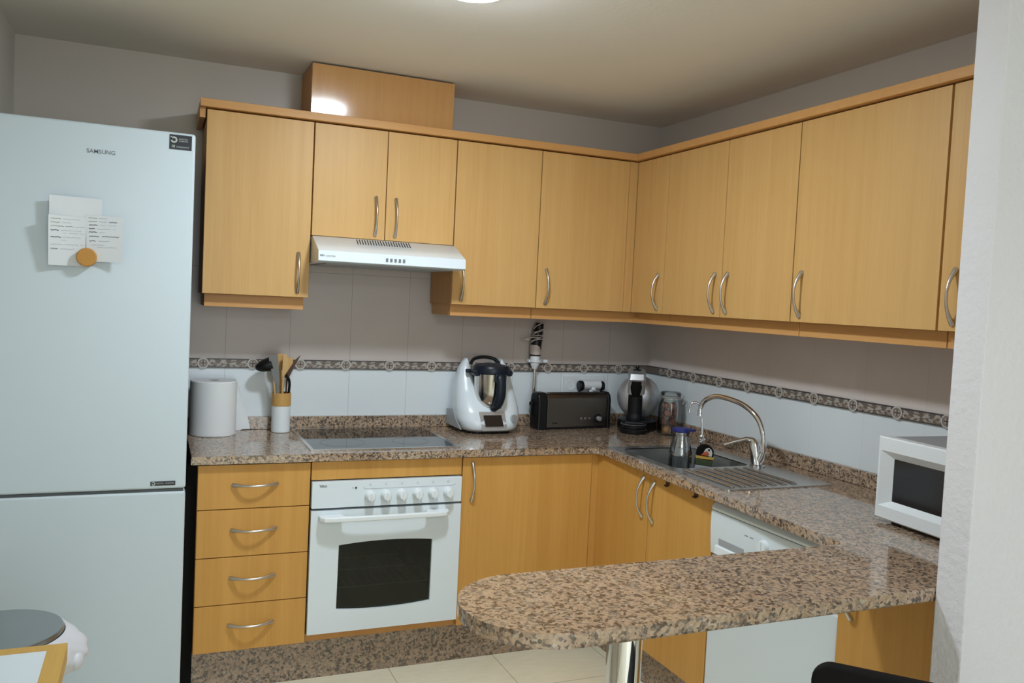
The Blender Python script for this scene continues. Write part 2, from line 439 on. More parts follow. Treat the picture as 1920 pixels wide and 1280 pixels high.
b = B(); b.box(-1.813, -1.8125, -.566, -.008, .157, .849); b.box(-1.2165, -1.216, -.566, -.008, .157, .849); b.box(-1.8125, -1.2165, -.57, -.008, .157, .186); b.box(-1.8125, -1.2165, -.02, -.008, .186, .849)
obj('carcass', b, WOODE, t)
obj('top_panel', B().box(-1.812, -1.2165, BF, -.567, .777, .846, .0018), WOODB, t)
t = thing('base_cabinet', 'beech single-door base cabinet between white oven and the corner', 'cabinet', (-.9, -.3, .157))
b = B(); b.box(-1.2145, -1.199, -.566, -.008, .157, .849); b.box(-.60, -.584, -.56, -.008, .157, .849); b.box(-1.199, -.60, -.566, -.008, .157, .173); b.box(-1.199, -.60, -.02, -.008, .173, .849)
obj('carcass', b, WOODE, t)
door(t, -1.2135, -.623, .1575, .846, BF, 'b', (-1.171, .746))
obj('corner_filler', B().box(-.6215, -.590, -.58, -.567, .1575, .846, .001), WOODB, t)
# --- base run along the right wall
t = thing('sink_cabinet', 'beech two-door base cabinet under the sink', 'cabinet', (-.3, -1.0, .157))
b = B(); b.box(-.575, -.01, -.603, -.588, .157, .849); b.box(-.575, -.01, -1.403, -1.388, .157, .849); b.box(-.575, -.01, -1.388, -.603, .157, .173); b.box(-.02, -.01, -1.388, -.603, .173, .849)
obj('carcass', b, WOODE, t)
RF = -.597
obj('corner_filler', B().box(-.592, -.577, -.6215, -.5805, .1575, .846, .001), WOODB, t)
door(t, -.6225, -.9985, .1575, .846, RF, 'r', (-.960, .746))
door(t, -.9985, -1.404, .1575, .846, RF, 'r', (-1.036, .741))
for y, lab in ((-1.124, 'small brown over-door hook on sink cabinet door, the one nearer the corner'), (-1.303, 'small brown over-door hook on sink cabinet door, the one nearer the dishwasher')):
    b = B(); b.box(RF-.004, RF-.0005, y-.011, y+.011, .826, .8475, .001); b.box(RF-.004, RF+.012, y-.011, y+.011, .8465, .849, .0005); b.box(RF-.014, RF-.004, y-.008, y+.008, .822, .829, .002)
    tag(obj('door_hook', b, BROWNH), lab, 'hook', 'over-door hooks')
t = thing('end_cabinet', 'beech single-door base cabinet under the breakfast bar beside white partition wall', 'cabinet', (-.3, -2.2, .157))
b = B(); b.box(-.575, -.01, -2.02, -2.005, .157, .849); b.box(-.575, -.01, -2.395, -2.38, .157, .849); b.box(-.575, -.01, -2.38, -2.02, .157, .173); b.box(-.02, -.01, -2.38, -2.02, .173, .849)
obj('carcass', b, WOODE, t)
door(t, -2.004, -2.396, .1575, .846, RF-.02, 'r', (-2.052, .748), th=.04)
t = thing('plinth', 'dark speckled granite plinth along the floor below the base cabinets', 'plinth', (-1.3, -.54, 0), kind='thing')
obj('back_board', B().box(-2.212, -.537, -.546, -.53, .0, .156), GRANP, t)
obj('side_board', B().box(-.552, -.537, -1.40, -.5465, .0, .156), GRANP, t)
obj('end_board', B().box(-.552, -.537, -2.395, -2.005, .0, .156), GRANP, t)

# --- worktop
def arc(cx, cy, r, a0, a1, n): return [(cx+r*math.cos(math.radians(a0+(a1-a0)*i/n)), cy+r*math.sin(math.radians(a0+(a1-a0)*i/n))) for i in range(n+1)]
outline = [(-2.236, -.002), (-.002, -.002), (-.002, -2.397)] + arc(-1.63, -2.2265, .1705, 270, 90, 28) + arc(-.675, -2.041, .015, 270, 360, 5) + [(-.66, -2.02), (-.6405, -1.6), (-.6405, -1.45), (-.612, -.66)] + arc(-.628, -.622, .016, 0, 90, 4) + [(-2.236, -.606)]
hole = [(-.560, -.672), (-.190, -.672), (-.190, -1.118), (-.560, -1.118)]
t = thing('worktop', 'speckled pink-brown granite worktop running round the corner into a rounded breakfast bar', 'worktop', (-1.2, -.3, .85))
b = B(); b.prism(outline, 'z', .8505, .88, hole=[hole])
es = [e for e in b.bm.edges if all(v.co.z > .879 for v in e.verts) and len(e.link_faces) == 2 and any(abs(f.normal.z) < .3 for f in e.link_faces)
      and not all(-.562 < v.co.x < -.188 and -1.12 < v.co.y < -.67 for v in e.verts)]
es += [e for e in b.bm.edges if all(v.co.z < .852 for v in e.verts) and len(e.link_faces) == 2 and any(abs(f.normal.z) < .3 for f in e.link_faces)
      and not all(-.562 < v.co.x < -.188 and -1.12 < v.co.y < -.67 for v in e.verts)]
bmesh.ops.bevel(b.bm, geom=es, offset=.005, segments=3, affect='EDGES', profile=.5)
obj('slab', b, GRAN, t)
tag(obj('upstand', B().box(-2.236, -.002, -.021, -.002, .8803, .935, .003), GRAN), 'granite upstand strip along the back wall behind hob and toaster', 'upstand')
tag(obj('upstand', B().box(-.021, -.002, -2.397, -.0215, .8803, .935, .003), GRAN), 'granite upstand strip along the right wall behind sink and microwave', 'upstand')
lg = obj('support_leg', B().cyl((-1.435, -2.235, .012), (-1.435, -2.235, .838), .0375, seg=48), CHROME, t, label='chrome tubular leg of the breakfast bar')
obj('flange', B().cyl((-1.435, -2.235, .838), (-1.435, -2.235, .8503), .06, seg=48, bev=.003), CHROME, lg)
obj('foot_plate', B().cyl((-1.435, -2.235, .0), (-1.435, -2.235, .012), .075, seg=48, bev=.003), CHROME, lg)

# --- wall units
ZT, ZB = 2.1525, 1.4545
def wall_unit(label, x0, x1, doors, face='b', zb=ZB, rail=True, filler=None):
    """doors: list of (u0,u1,handle u)"""
    m = (x0+x1)/2
    t = thing('wall_cabinet', label, 'cabinet', (m, -.15, zb) if face == 'b' else (-.15, m, zb), group='beech wall cabinets')
    b = B(); e = .0008
    if face == 'b': b.box(x0+e, x1-e, WF+.0185, -.008, zb+.001, ZT+.001)
    else: b.box(WF+.0185, -.008, x0-e, x1+e, zb+.001, ZT+.001)
    obj('carcass', b, WOODE, t)
    for u0, u1, hu in doors:
        hz = 1.553 if zb < 1.5 else 1.801
        door(t, u0, u1, zb, ZT, WF, face, (hu, hz))
    if filler: obj('corner_filler', B().box(*filler, zb+.0015, ZT, .001), WOOD, t)
    if rail:
        r = B(); y = WF+.045
        if face == 'b':
            i0 = x0+(.012 if x0 < -1.1 else .001); i1 = x1-(.014 if x1 < -1.5 else .001) if x1 < -.4 else -.2675
            r.box(i0, i1, y, y+.018, 1.406, zb+.0005, .001)
            if x0 < -1.1: r.box(i0, i0+.016, y+.018, -.008, 1.406, zb+.0005)
            if x1 < -1.5: r.box(i1-.016, i1, y+.018, -.008, 1.406, zb+.0005)
        else: r.box(y, y+.018, x0-.001 if x0 < -.4 else -.2665, x1+.001, 1.406, zb+.0005, .001)
        obj('light_rail', r, WOODH if face == 'b' else WOODV, t)
    return t
wall_unit('beech wall cabinet with one door, leftmost, next to the fridge', -2.204, -1.8005, [(-2.204, -1.8015, -1.847)])
wall_unit('short two-door beech wall cabinet directly above the cooker hood', -1.8, -1.2, [(-1.7995, -1.501, -1.543), (-1.501, -1.2015, -1.459)], zb=1.7045, rail=False)
wall_unit('one-door beech wall cabinet just right of the cooker hood, above the food processor', -1.1995, -.8025, [(-1.1995, -.8025, -1.158)])
wall_unit('one-door beech wall cabinet on the back wall beside the corner, above the toaster', -.8018, -.3125, [(-.8015, -.3535, -.758)], filler=(-.3525, -.3085, WF+.004, WF+.018))
wall_unit('narrow one-door beech wall cabinet on the right wall, nearest the corner', -.3135, -.5765, [(-.3435, -.5765, -.5365)], 'r', filler=(WF+.004, WF+.018, -.3435, -.3085))
wall_unit('two-door beech wall cabinet on the right wall with handles side by side above the tap', -.5775, -1.392, [(-.5775, -.9905, -.9495), (-.9905, -1.392, -1.030)], 'r')
wall_unit('widest one-door beech wall cabinet on the right wall, above the worktop by the microwave', -1.393, -1.9985, [(-1.393, -1.9955, -1.439)], 'r')
wall_unit('beech wall cabinet on the right wall half hidden by white partition wall', -2.0, -2.394, [(-2.0, -2.394, -2.049)], 'r')
t = thing('cabinet_cornice', 'beech cornice board running along the tops of all wall cabinets', 'cornice', (-1.2, -.2, 2.155), kind='thing')
b = B(); b.prism([(-2.228, -.004), (-.004, -.004), (-.004, -2.394), (-.332, -2.394), (-.332, -.332), (-2.228, -.332)], 'z', 2.1565, 2.187, .002)
b.box(-2.228, -2.208, -.30, -.004, 2.12, 2.1565)
obj('board', b, WOODH, t)
t = thing('duct_cover', 'tall beech box above the cooker hood reaching the ceiling', 'duct cover', (-1.51, -.13, 2.187))
obj('front_panel', B().prism([(-.257, 2.1875), (-.2445, 2.1875), (-.2445, 2.394), (-.2665, 2.394)], 'x', -1.81, -1.21, .001), WOODG, t)
obj('side_panel', B().box(-1.81, -1.792, -.2435, -.004, 2.1875, 2.394), WOODE, t)
obj('side_panel', B().box(-1.228, -1.21, -.2435, -.004, 2.1875, 2.394), WOODE, t)

# ------------------------------------------------------------------ cooker hood
t = thing('cooker_hood', 'slim white cooker hood under the short two-door wall cabinet', 'hood', (-1.5, -.2, 1.595))
prof = [(-.006, 1.5955), (-.473, 1.5955), (-.484, 1.602), (-.480, 1.6405), (-.335, 1.7025), (-.006, 1.7025)]
obj('body', B().prism(prof, 'x', -1.7985, -1.2015, .002), WHITE, t)
obj('filter_panel', B().box(-1.76, -1.24, -.44, -.05, 1.592, 1.5953, .001), GREYP, t)
b = B(); sl = (Vector((0, -.335, 1.7025))-Vector((0, -.480, 1.6405))); nn = Vector((0, -sl.z, sl.y)).normalized()
for i in range(21):
    x = -1.628+i*.0108; p0 = Vector((x, -.480, 1.6405))+sl*.60+nn*.0002; p1 = Vector((x+.004, -.480, 1.6405))+sl*.93+nn*.0002
    b.tube([p0, p1], .0021, 6)
obj('vent_slots', b, DARK, t)
for i in range(5):
    x = -1.531+i*.0172; obj('button', B().box(x-.0045, x+.0045, -.4865, -.482, 1.612, 1.6255, .0012), INKD, t)
lettering('me', .014, (-1.783, -.4833, 1.622), INKD, t, 'lettering', bold=.0004)
lettering('pamsa', .014, (-1.751, -.4833, 1.6215), INKL, t)

# ------------------------------------------------------------------ oven
t = thing('oven', 'white built-in oven with six knobs and a dark window', 'oven', (-1.515, -.3, .186))
obj('control_panel', B().box(-1.811, -1.2185, -.602, -.570, .6715, .7725, .003), WHITE, t)
wtop = [(-1.333-.37*i/12, .528+.010*(1-(2*i/12-1)**2)) for i in range(13)]
wbot = [(-1.705+.371*i/12, .281-.010*(1-(2*i/12-1)**2)) for i in range(13)]
win = wtop+wbot
d = obj('door', B().prism([(-1.811, .192), (-1.2185, .192), (-1.2185, .6635), (-1.811, .6635)], 'y', -.602, -.572, hole=[win]), WHITE, t)
obj('window', B().prism([(x+(-.003 if x < -1.5 else .003), z+(-.003 if z < .4 else .003)) for x, z in win], 'y', -.592, -.588), OGLASS, d, label='dark oven window')
hp = [(-1.785, -.6025), (-1.783, -.632), (-1.768, -.648), (-1.72, -.654), (-1.53, -.657), (-1.34, -.654), (-1.292, -.648), (-1.277, -.632), (-1.275, -.6025), (-1.362, -.6025), (-1.372, -.633), (-1.40, -.638), (-1.53, -.641), (-1.66, -.638), (-1.688, -.633), (-1.698, -.6025)]
obj('handle', B().prism(hp, 'z', .628, .648, .005, 3), WHITEP, d)
b = B(); b.box(-1.74, -1.29, -.57, -.565, .23, .27); b.box(-1.74, -1.29, -.569, -.10, .225, .235); b.box(-1.74, -1.735, -.569, -.10, .235, .60); b.box(-1.295, -1.29, -.569, -.10, .235, .60); b.box(-1.74, -1.29, -.10, -.095, .225, .605); b.box(-1.74, -1.29, -.569, -.10, .60, .605)
obj('cavity', b, CAVITY, t)
b = B()
for i in range(14): x = -1.72+i*.0323; b.tube([(x, -.55, .345), (x, -.12, .345)], .0016, 6)
b.tube([(-1.733, -.55, .345), (-1.297, -.55, .345)], .003, 8); b.tube([(-1.733, -.34, .345), (-1.297, -.34, .345)], .002, 8)
b.tube([(-1.733, -.53, .455), (-1.45, -.53, .455)], .0015, 6)
obj('rack', b, RACK, t)
for x in (-1.591, -1.529, -1.466, -1.403, -1.340, -1.277):
    b = B(); b.lathe([(.021, 0), (.021, -.008), (.0185, -.012), (.0165, -.03), (.014, -.033), (0, -.0335)], (x, -.6022, .7135), 32, 'y')
    b.box(x-.004, x+.004, -.640, -.612, .697, .730, .002)
    obj('knob', b, WHITEP, t)
lettering('TEKA', .012, (-1.770, -.6024, .756), INKD, t, bold=.0003)
b = B(); b.cyl((-1.646, -.6022, .746), (-1.646, -.605, .746), .0036, seg=14); obj('indicator_lamp', b, DARK, t)
b = B(); b.cyl((-1.6575, -.6022, .7462), (-1.6575, -.6035, .7462), .0025, seg=12)
for i, x in enumerate((-1.591, -1.529, -1.466, -1.403, -1.340, -1.277)): b.lathe([(.003, 0), (.003, -.0008), (.0042, -.0008), (.0042, 0)], (x, -.602, .755), 12, 'y', close=True)
b.tube([(-1.617, -.6022, .747), (-1.612, -.6022, .742), (-1.60, -.6022, .740), (-1.262, -.6022, .740), (-1.25, -.6022, .742), (-1.246, -.6022, .747)], .0011, 6)
obj('printed_symbols', b, INKL, t)

# ------------------------------------------------------------------ hob
t = thing('ceramic_hob', 'black ceramic hob in a steel frame set into the worktop above the oven', 'hob', (-1.51, -.29, ZC))
b = B(); b.prism([(-1.812, -.552), (-1.215, -.552), (-1.215, -.030), (-1.812, -.030)], 'z', .8803, .885, hole=[[(-1.798, -.538), (-1.229, -.538), (-1.229, -.044), (-1.798, -.044)]])
obj('frame', b, MIRS, t)
g = obj('glass', B().box(-1.7975, -1.2295, -.5375, -.0445, .8803, .8843), DGLASS, t)
for cx, cy, r in ((-1.66, -.40, .09), (-1.66, -.17, .075), (-1.38, -.40, .075), (-1.38, -.17, .09)):
    obj('cooking_zone', B().lathe([(r-.0012, 0), (r-.0012, .0002), (r, .0002), (r, 0)], (cx, cy, .8844), 48, close=True), plain('zone_print', lin(.07, .075, .08), .3) if cx == -1.66 and cy == -.40 else bpy.data.materials['zone_print'], g)

# ------------------------------------------------------------------ fridge
FY = -.69
t = thing('refrigerator', 'tall white two-door fridge freezer at the left with notes on its door', 'fridge', (-2.55, -.35, 0))
obj('body', B().box(-2.845, -2.2555, -.625, -.03, .03, 1.982, .004), BLACKM, t, label='cabinet behind the white doors, blackened as shade in the side gap')  # coloured black to imitate the shade in the gap at its side
for x in (-2.80, -2.30):
    for y in (-.58, -.08): obj('foot', B().cyl((x, y, 0), (x, y, .03), .02, seg=16), BLACK, t)
up = obj('door', B().box(-2.848, -2.2545, FY, -.629, .790, 1.988, .009, 3), FRIDGE, t)
lo = obj('door', B().box(-2.848, -2.2545, FY, -.629, .045, .7815, .009, 3), FRIDGE, t)
obj('seal', B().box(-2.842, -2.262, -.6855, -.63, .7815, .790), GASKET, t)
lettering('SAMSUNG', .0185, (-2.5385, FY-.0004, 1.8975), INKD, up, width=.083, bold=.0001)
s1 = obj('sticker', B().box(-2.336, -2.2665, FY-.0012, FY-.0002, 1.931, 1.9795), plain('sticker_black', lin(.012, .014, .020), .35), up, label='black sticker with pale lettering')
def bmark(x, z, r, parent):
    m = B(); w = r*.48
    m.lathe([(r-w, 0), (r-w, -.0005), (r, -.0005), (r, 0)], (x, FY-.0013, z), 24, 'y', close=True)
    m.box(x-r, x-r+w, FY-.0018, FY-.0013, z, z+r*1.05)
    obj('logo', m, WPRINT, parent)
bmark(-2.322, 1.9625, .0105, s1)
lettering('DIGITAL', .0062, (-2.2925, FY-.0014, 1.966), WPRINT, s1, width=.028)
lettering('INVERTER', .0062, (-2.2925, FY-.0014, 1.959), WPRINT, s1, width=.028)
lettering('10', .012, (-2.3245, FY-.0014, 1.9405), WPRINT, s1, bold=.0003)
lettering('WARRANTY', .0072, (-2.2945, FY-.0014, 1.9395), WPRINT, s1, width=.040)
s2 = obj('sticker', B().box(-2.3655, -2.2875, FY-.0012, FY-.0002, .803, .8175), bpy.data.materials['sticker_black'], up, label='narrow black sticker above the door gap')
bmark(-2.356, .8102, .006, s2)
lettering('DIGITAL  INVERTER', .0062, (-2.319, FY-.0014, .8102), WPRINT, s2, width=.056)

# paper notes held by a round wooden magnet
def sheet(x0, x1, z0, z1, lift, skew=0, off=.0015):
    b = B(); b.grid(lambda u, v: (x0+(x1-x0)*u+skew*(v-.5), FY-off-lift(u, v), z0+(z1-z0)*v), 16, 12)
    return b
def squiggle(b, pts_fn, n, r, hw):
    """flat wavering pen stroke on a paper; pts_fn(s)->(x,y,z)"""
    prev = None
    for i in range(n+1):
        x, y, z = pts_fn(i/n); j = (rnd.random()-.5)*r
        a = b.bm.verts.new((x, y, z+j+hw)); c = b.bm.verts.new((x, y, z+j-hw))
        if prev: f = b.bm.faces.new((prev[0], prev[1], c, a)); f.material_index = b.mi
        prev = (a, c)
tag(obj('paper_note', sheet(-2.680, -2.531, 1.62, 1.746, lambda u, v: .002+.02*(1-u)**2+.004*v, 0), PAPERN), 'blank white paper sheet on the fridge door behind the handwritten notes', 'paper')
pl = lambda u, v: .009+.034*(1-u)**2*(.35+.65*v)
pr_ = lambda u, v: .008+.010*u*u+.012*u*(1-v)
p1 = obj('paper_note', sheet(-2.680, -2.5765, 1.5265, 1.683, pl), PAPERN)
tag(p1, 'handwritten note on the fridge door, left page of the pair under the round magnet', 'paper', 'handwritten notes')
p2 = obj('paper_note', sheet(-2.5755, -2.466, 1.5445, 1.692, pr_, -.004), PAPERN)
tag(p2, 'handwritten note on the fridge door, right page of the pair under the round magnet', 'paper', 'handwritten notes')
def writing(parent, x0, x1, z0, z1, lift, rows, name='handwriting'):
    b = B()
    for (zr, segs) in rows:
        for (u0, u1, mi, hw) in segs:
            b.mi = mi
            fn = lambda s, u0=u0, u1=u1, zr=zr: (x0+(x1-x0)*(u0+(u1-u0)*s), FY-.0021-lift(u0+(u1-u0)*s, zr), z0+(z1-z0)*zr+.002*(u0+(u1-u0)*s))
            squiggle(b, fn, max(6, int((u1-u0)*40)), .0024, hw)
    obj(name, b, [INK, INKG, INKL], parent, smooth=0)
writing(p1, -2.680, -2.5765, 1.5265, 1.683, pl, [(.93, [(.06, .32, 1, .0011), (.38, .84, 2, .0008)]), (.86, [(.06, .3, 1, .0011), (.35, .6, 2, .0007)]), (.785, [(.06, .4, 1, .0011), (.44, .66, 0, .0006), (.7, .98, 2, .0008)]),
    (.70, [(.06, .27, 0, .0012), (.33, .88, 2, .0008)]), (.65, [(.38, .48, 2, .0007), (.54, .78, 2, .0009), (.82, .95, 2, .0006)]), (.565, [(.06, .33, 0, .0013), (.36, .86, 2, .0008)]), (.505, [(.34, .5, 2, .0007)]),
    (.42, [(.06, .38, 2, .001), (.43, .8, 2, .0008), (.86, .94, 2, .0007)]), (.33, [(.06, .25, 0, .0011), (.32, .7, 2, .0008)])])
writing(p2, -2.5755, -2.466, 1.5445, 1.692, pr_, [(.94, [(.05, .28, 1, .0011), (.32, .55, 2, .0008)]), (.865, [(.06, .28, 1, .0011), (.32, .55, 2, .001), (.6, .82, 0, .001)]), (.79, [(.07, .3, 0, .0012), (.36, .52, 2, .0007), (.58, .8, 2, .0007)]),
    (.71, [(.07, .23, 0, .0013), (.29, .65, 2, .0007), (.72, .78, 2, .0006)]), (.635, [(.07, .28, 0, .0012), (.33, .5, 2, .0006)]), (.545, [(.08, .34, 0, .0011), (.42, .88, 0, .0009)]), (.445, [(.09, .25, 0, .0011), (.32, .62, 2, .0009)]),
    (.36, [(.15, .5, 2, .0006)]), (.31, [(.3, .82, 2, .0006)])])
tag(obj('fridge_magnet', B().cyl((-2.5715, FY-.008, 1.5565), (-2.5715, FY-.034, 1.5565), .0295, seg=36, bev=.004), CORK), 'round wood-coloured magnet pinning the notes to the fridge door', 'magnet')

# ------------------------------------------------------------------ dishwasher
DX = -.603
t = thing('dishwasher', 'white freestanding dishwasher under the worktop between sink cabinet and end cabinet', 'dishwasher', (-.3, -1.7, 0))
obj('body', B().box(-.565, -.03, -1.997, -1.409, .03, .80), WHITE, t)
obj('top_fascia', B().prism([(-.565, .8095), (-.606, .8095), (-.608, .818), (-.600, .832), (-.582, .843), (-.565, .845)], 'y', -1.998, -1.4085, .001), WHITE, t)
obj('control_panel', B().prism([(-.565, .662), (-.602, .662), (-.606, .70), (-.609, .75), (-.609, .80), (-.606, .807), (-.565, .807)], 'y', -1.998, -1.4085, .001), WHITE, t)
b = B(); b.prism([(-.6035, .668), (-.6025, .700), (-.612, .693), (-.614, .668)], 'y', -1.60, -1.44, .002)
obj('grip', b, WHITEP, t)
obj('recess', B().prism([(-.6040, .700), (-.6075, .722), (-.6085, .722), (-.6075, .700)], 'y', -1.585, -1.455), GREYP, t, label='grey plate painted as the shade inside the grip')  # flat grey piece, its colour imitates the shade of the grip
d = obj('door', B().box(DX, -.566, -1.998, -1.4085, .105, .6575, .012, 3), WHITE, t)
obj('kick_plate', B().box(-.55, -.54, -1.99, -1.415, .0, .10), WHITEP, t)
b = B()
for y0, y1 in ((-1.588, -1.604), (-1.614, -1.630)): b.box(-.6100, -.6092, y1, y0, .7685, .7705)
obj('printed_symbols', b, INKD, t)
b = B(); b.cyl((-.609, -1.683, .758), (-.624, -1.683, .758), .0225, .019, 32); b.box(-.628, -.61, -1.686, -1.680, .741, .775, .001)
obj('knob', b, WHITEP, t)
for y in (-1.74, -1.765, -1.79): obj('button', B().box(-.6125, -.609, y-.008, y+.008, .752, .762, .001), WHITEP, t)

# ------------------------------------------------------------------ sink, taps and what stands in it
t = thing('kitchen_sink', 'stainless steel inset sink with one bowl and a ribbed drainer', 'sink', (-.35, -1.05, ZC))
def rrect(x0, x1, y0, y1, r, n=5):
    return arc(x1-r, y1-r, r, 0, 90, n)+arc(x0+r, y1-r, r, 90, 180, n)+arc(x0+r, y0+r, r, 180, 270, n)+arc(x1-r, y0+r, r, 270, 360, n)
b = B(); b.prism(rrect(-.588, -.117, -1.456, -.637, .02), 'z', .8803, .8838, hole=[rrect(-.548, -.202, -1.103, -.690, .04)])
obj('deck', b, SINK, t)
b = B(); top = rrect(-.548, -.202, -1.103, -.690, .04); rings = []
for k, z in ((0, .8838), (.0, .875), (.012, .76), (.03, .737), (.06, .733)):
    cx, cy = -.375, -.8965
    rings.append([b.bm.verts.new((cx+(x-cx)*(1-k*3), cy+(y-cy)*(1-k*2.6), z)) for x, y in top])
for a, c in zip(rings, rings[1:]):
    for i in range(len(a)): b.bm.faces.new((a[i], a[(i+1) % len(a)], c[(i+1) % len(a)], c[i]))
b.bm.faces.new(rings[-1])
obj('bowl', b, SINK, t)
b = B()
for i in range(7):
    x = -.535+i*.045; b.tube([(x, -1.135, .8835), (x, -1.15, .8868), (x, -1.41, .8868), (x, -1.425, .8835)], [.006, .010, .010, .006], 12, flat=((0, 0, 1), .5))
obj('drainer_ribs', b, SINK, t)
b = B(); b.lathe([(.0, .7345), (.03, .7345), (.038, .737), (.038, .733), (0, .733)], (-.375, -.93, 0), 28); obj('drain', b, CHROME, t)
# swan-neck mixer
t = thing('mixer_tap', 'chrome swan-neck mixer tap with lever behind the sink drainer', 'tap', (-.185, -1.118, .884))
b = B(); b.lathe([(.030, .8842), (.030, .889), (.026, .892)], (-.185, -1.118, 0), 32)
b.tube([(-.185, -1.118, .889), (-.187, -1.112, .92), (-.190, -1.105, .955), (-.192, -1.10, .972)], [.025, .0245, .024, .022], 28)
b.tube([(-.186, -1.122, .905), (-.183, -1.134, .925), (-.181, -1.141, .945)], [.018, .017, .0145], 20)
obj('body', b, CHROME, t)
sp = []
for u, v, k in ((1395, 840, 0), (1395, 600, 0), (1330, 340, .15), (1150, 160, .38), (900, 60, .62), (740, 65, .78), (620, 140, .9), (570, 240, .97), (570, 320, 1)): sp.append((u, v, k))
SPP = [(-.180, -1.140, .938), (-.180, -1.137, 1.005), (-.188, -1.105, 1.071), (-.206, -1.035, 1.114), (-.228, -.946, 1.131), (-.243, -.888, 1.127), (-.254, -.846, 1.104), (-.260, -.832, 1.075), (-.262, -.834, 1.052)]
from mathutils import geometry as _g
def smooth_path(P, n=6):
    P = [Vector(p) for p in P]; out = []
    for i in range(len(P)-1):
        p0 = P[max(i-1, 0)]; p1 = P[i]; p2 = P[i+1]; p3 = P[min(i+2, len(P)-1)]
        for k in range(n):
            s = k/n; out.append(.5*((2*p1)+(p2-p0)*s+(2*p0-5*p1+4*p2-p3)*s*s+(3*p1-p0-3*p2+p3)*s**3))
    out.append(P[-1]); return out
pth = smooth_path(SPP)
obj('spout', B().tube(pth, [.0105]*(len(pth)), 20), CHROME, t)
obj('aerator', B().cyl(SPP[-1], Vector(SPP[-1])+Vector((-.001, -.0005, -.012)), .0118, seg=20), CHROME, t)
b = B(); b.tube([(-.192, -1.10, .972), (-.197, -1.093, .984), (-.215, -1.08, .987), (-.255, -1.055, .972), (-.288, -1.035, .957)], [.022, .018, .012, .009, .007], 18, flat=((0, 0, 1), .6))
obj('lever', b, CHROME, t)
# slim filter tap
t = thing('filter_tap', 'slim tall chrome filtered-water tap behind the clear bottle', 'tap', (-.165, -.722, .884))
b = B(); b.lathe([(.018, .8842), (.018, .890), (.012, .897), (.012, .93), (.008, .938), (0, .939)], (-.165, -.722, 0), 24)
b.tube([(-.165, -.722, .93), (-.175, -.735, .928), (-.195, -.752, .942)], [.007, .006, .004], 12)
b.ball((-.165, -.722, .918), .017, .017, .015)
obj('body', b, CHROME, t)
pth = smooth_path([(-.165, -.722, .935), (-.165, -.716, 1.0), (-.166, -.705, 1.05), (-.175, -.697, 1.073), (-.19, -.688, 1.079), (-.203, -.682, 1.068), (-.208, -.680, 1.046), (-.209, -.680, 1.034)])
obj('spout', B().tube(pth, .005, 12), CHROME, t)
# bottle
BX, BY = -.385, -.885
t = thing('water_bottle', 'clear plastic water bottle with blue lid standing in the sink bowl', 'bottle', (BX, BY, .7345))
b = B(); b.lathe([(.02, .7352), (.042, .736), (.046, .742), (.0465, .87), (.0455, .905), (.040, .93), (.034, .95), (.031, .97), (.032, .984), (.030, .984), (.029, .97), (.032, .949), (.038, .929), (.0435, .905), (.0445, .87), (.044, .745), (.02, .739)], (BX, BY, 0), 40)
obj('body', b, BOTTLE, t)
b = B(); b.lathe([(.0, .985), (.034, .985), (.037, .987), (.037, .998), (.034, 1.001), (0, 1.002)], (BX, BY, 0), 32); b.box(BX+.02, BX+.058, BY-.022, BY+.008, .987, .996, .004)
obj('lid', b, BLUE, t)
# bird-shaped dish sponge leaning in the bowl
t = thing('dish_sponge', 'small black and white bird-shaped dish sponge with orange beak in the sink', 'sponge', (-.30, -.905, .737), -.45)
TI = Matrix.Rotation(math.radians(6), 4, 'Y')
def stad(w, h, n=14): return [(-w, 0), (w, 0)]+[(w*math.cos(PI*i/n), h-w+w*math.sin(PI*i/n)) for i in range(n+1)]
obj('body', B().prism(stad(.034, .200), 'y', -.014, .014, .004).xf(TI), BLACKM, t, False)
obj('face', B().prism([(-.014, .1555), (.026, .1555), (.027, .170), (.021, .183), (.010, .190), (-.002, .184)], 'y', -.017, -.0145, .001).xf(TI), CREAMF, t, False)
obj('beak', B().prism([(-.019, .1562), (.010, .1562), (.013, .166), (.004, .176), (-.008, .170)], 'y', -.021, -.0175, .002).xf(TI), ORANGE, t, False)
obj('eye', B().ball((.011, -.0175, .181), .0045, .003, .0045, 12, 8).xf(TI), BLACK, t, False)
obj('band', B().prism([(-.0352, .140), (.0352, .142), (.0352, .154), (-.0352, .152)], 'y', -.0165, .0165, .002).xf(TI), YELLOW, t, False)
obj('lower_band', B().box(-.0350, .0350, -.0160, .0160, .115, .139, .003).xf(TI), DGREEN, t, False)
obj('base', B().box(-.0355, .0355, -.017, .017, .0, .114, .004).xf(TI), GREYP, t, False)

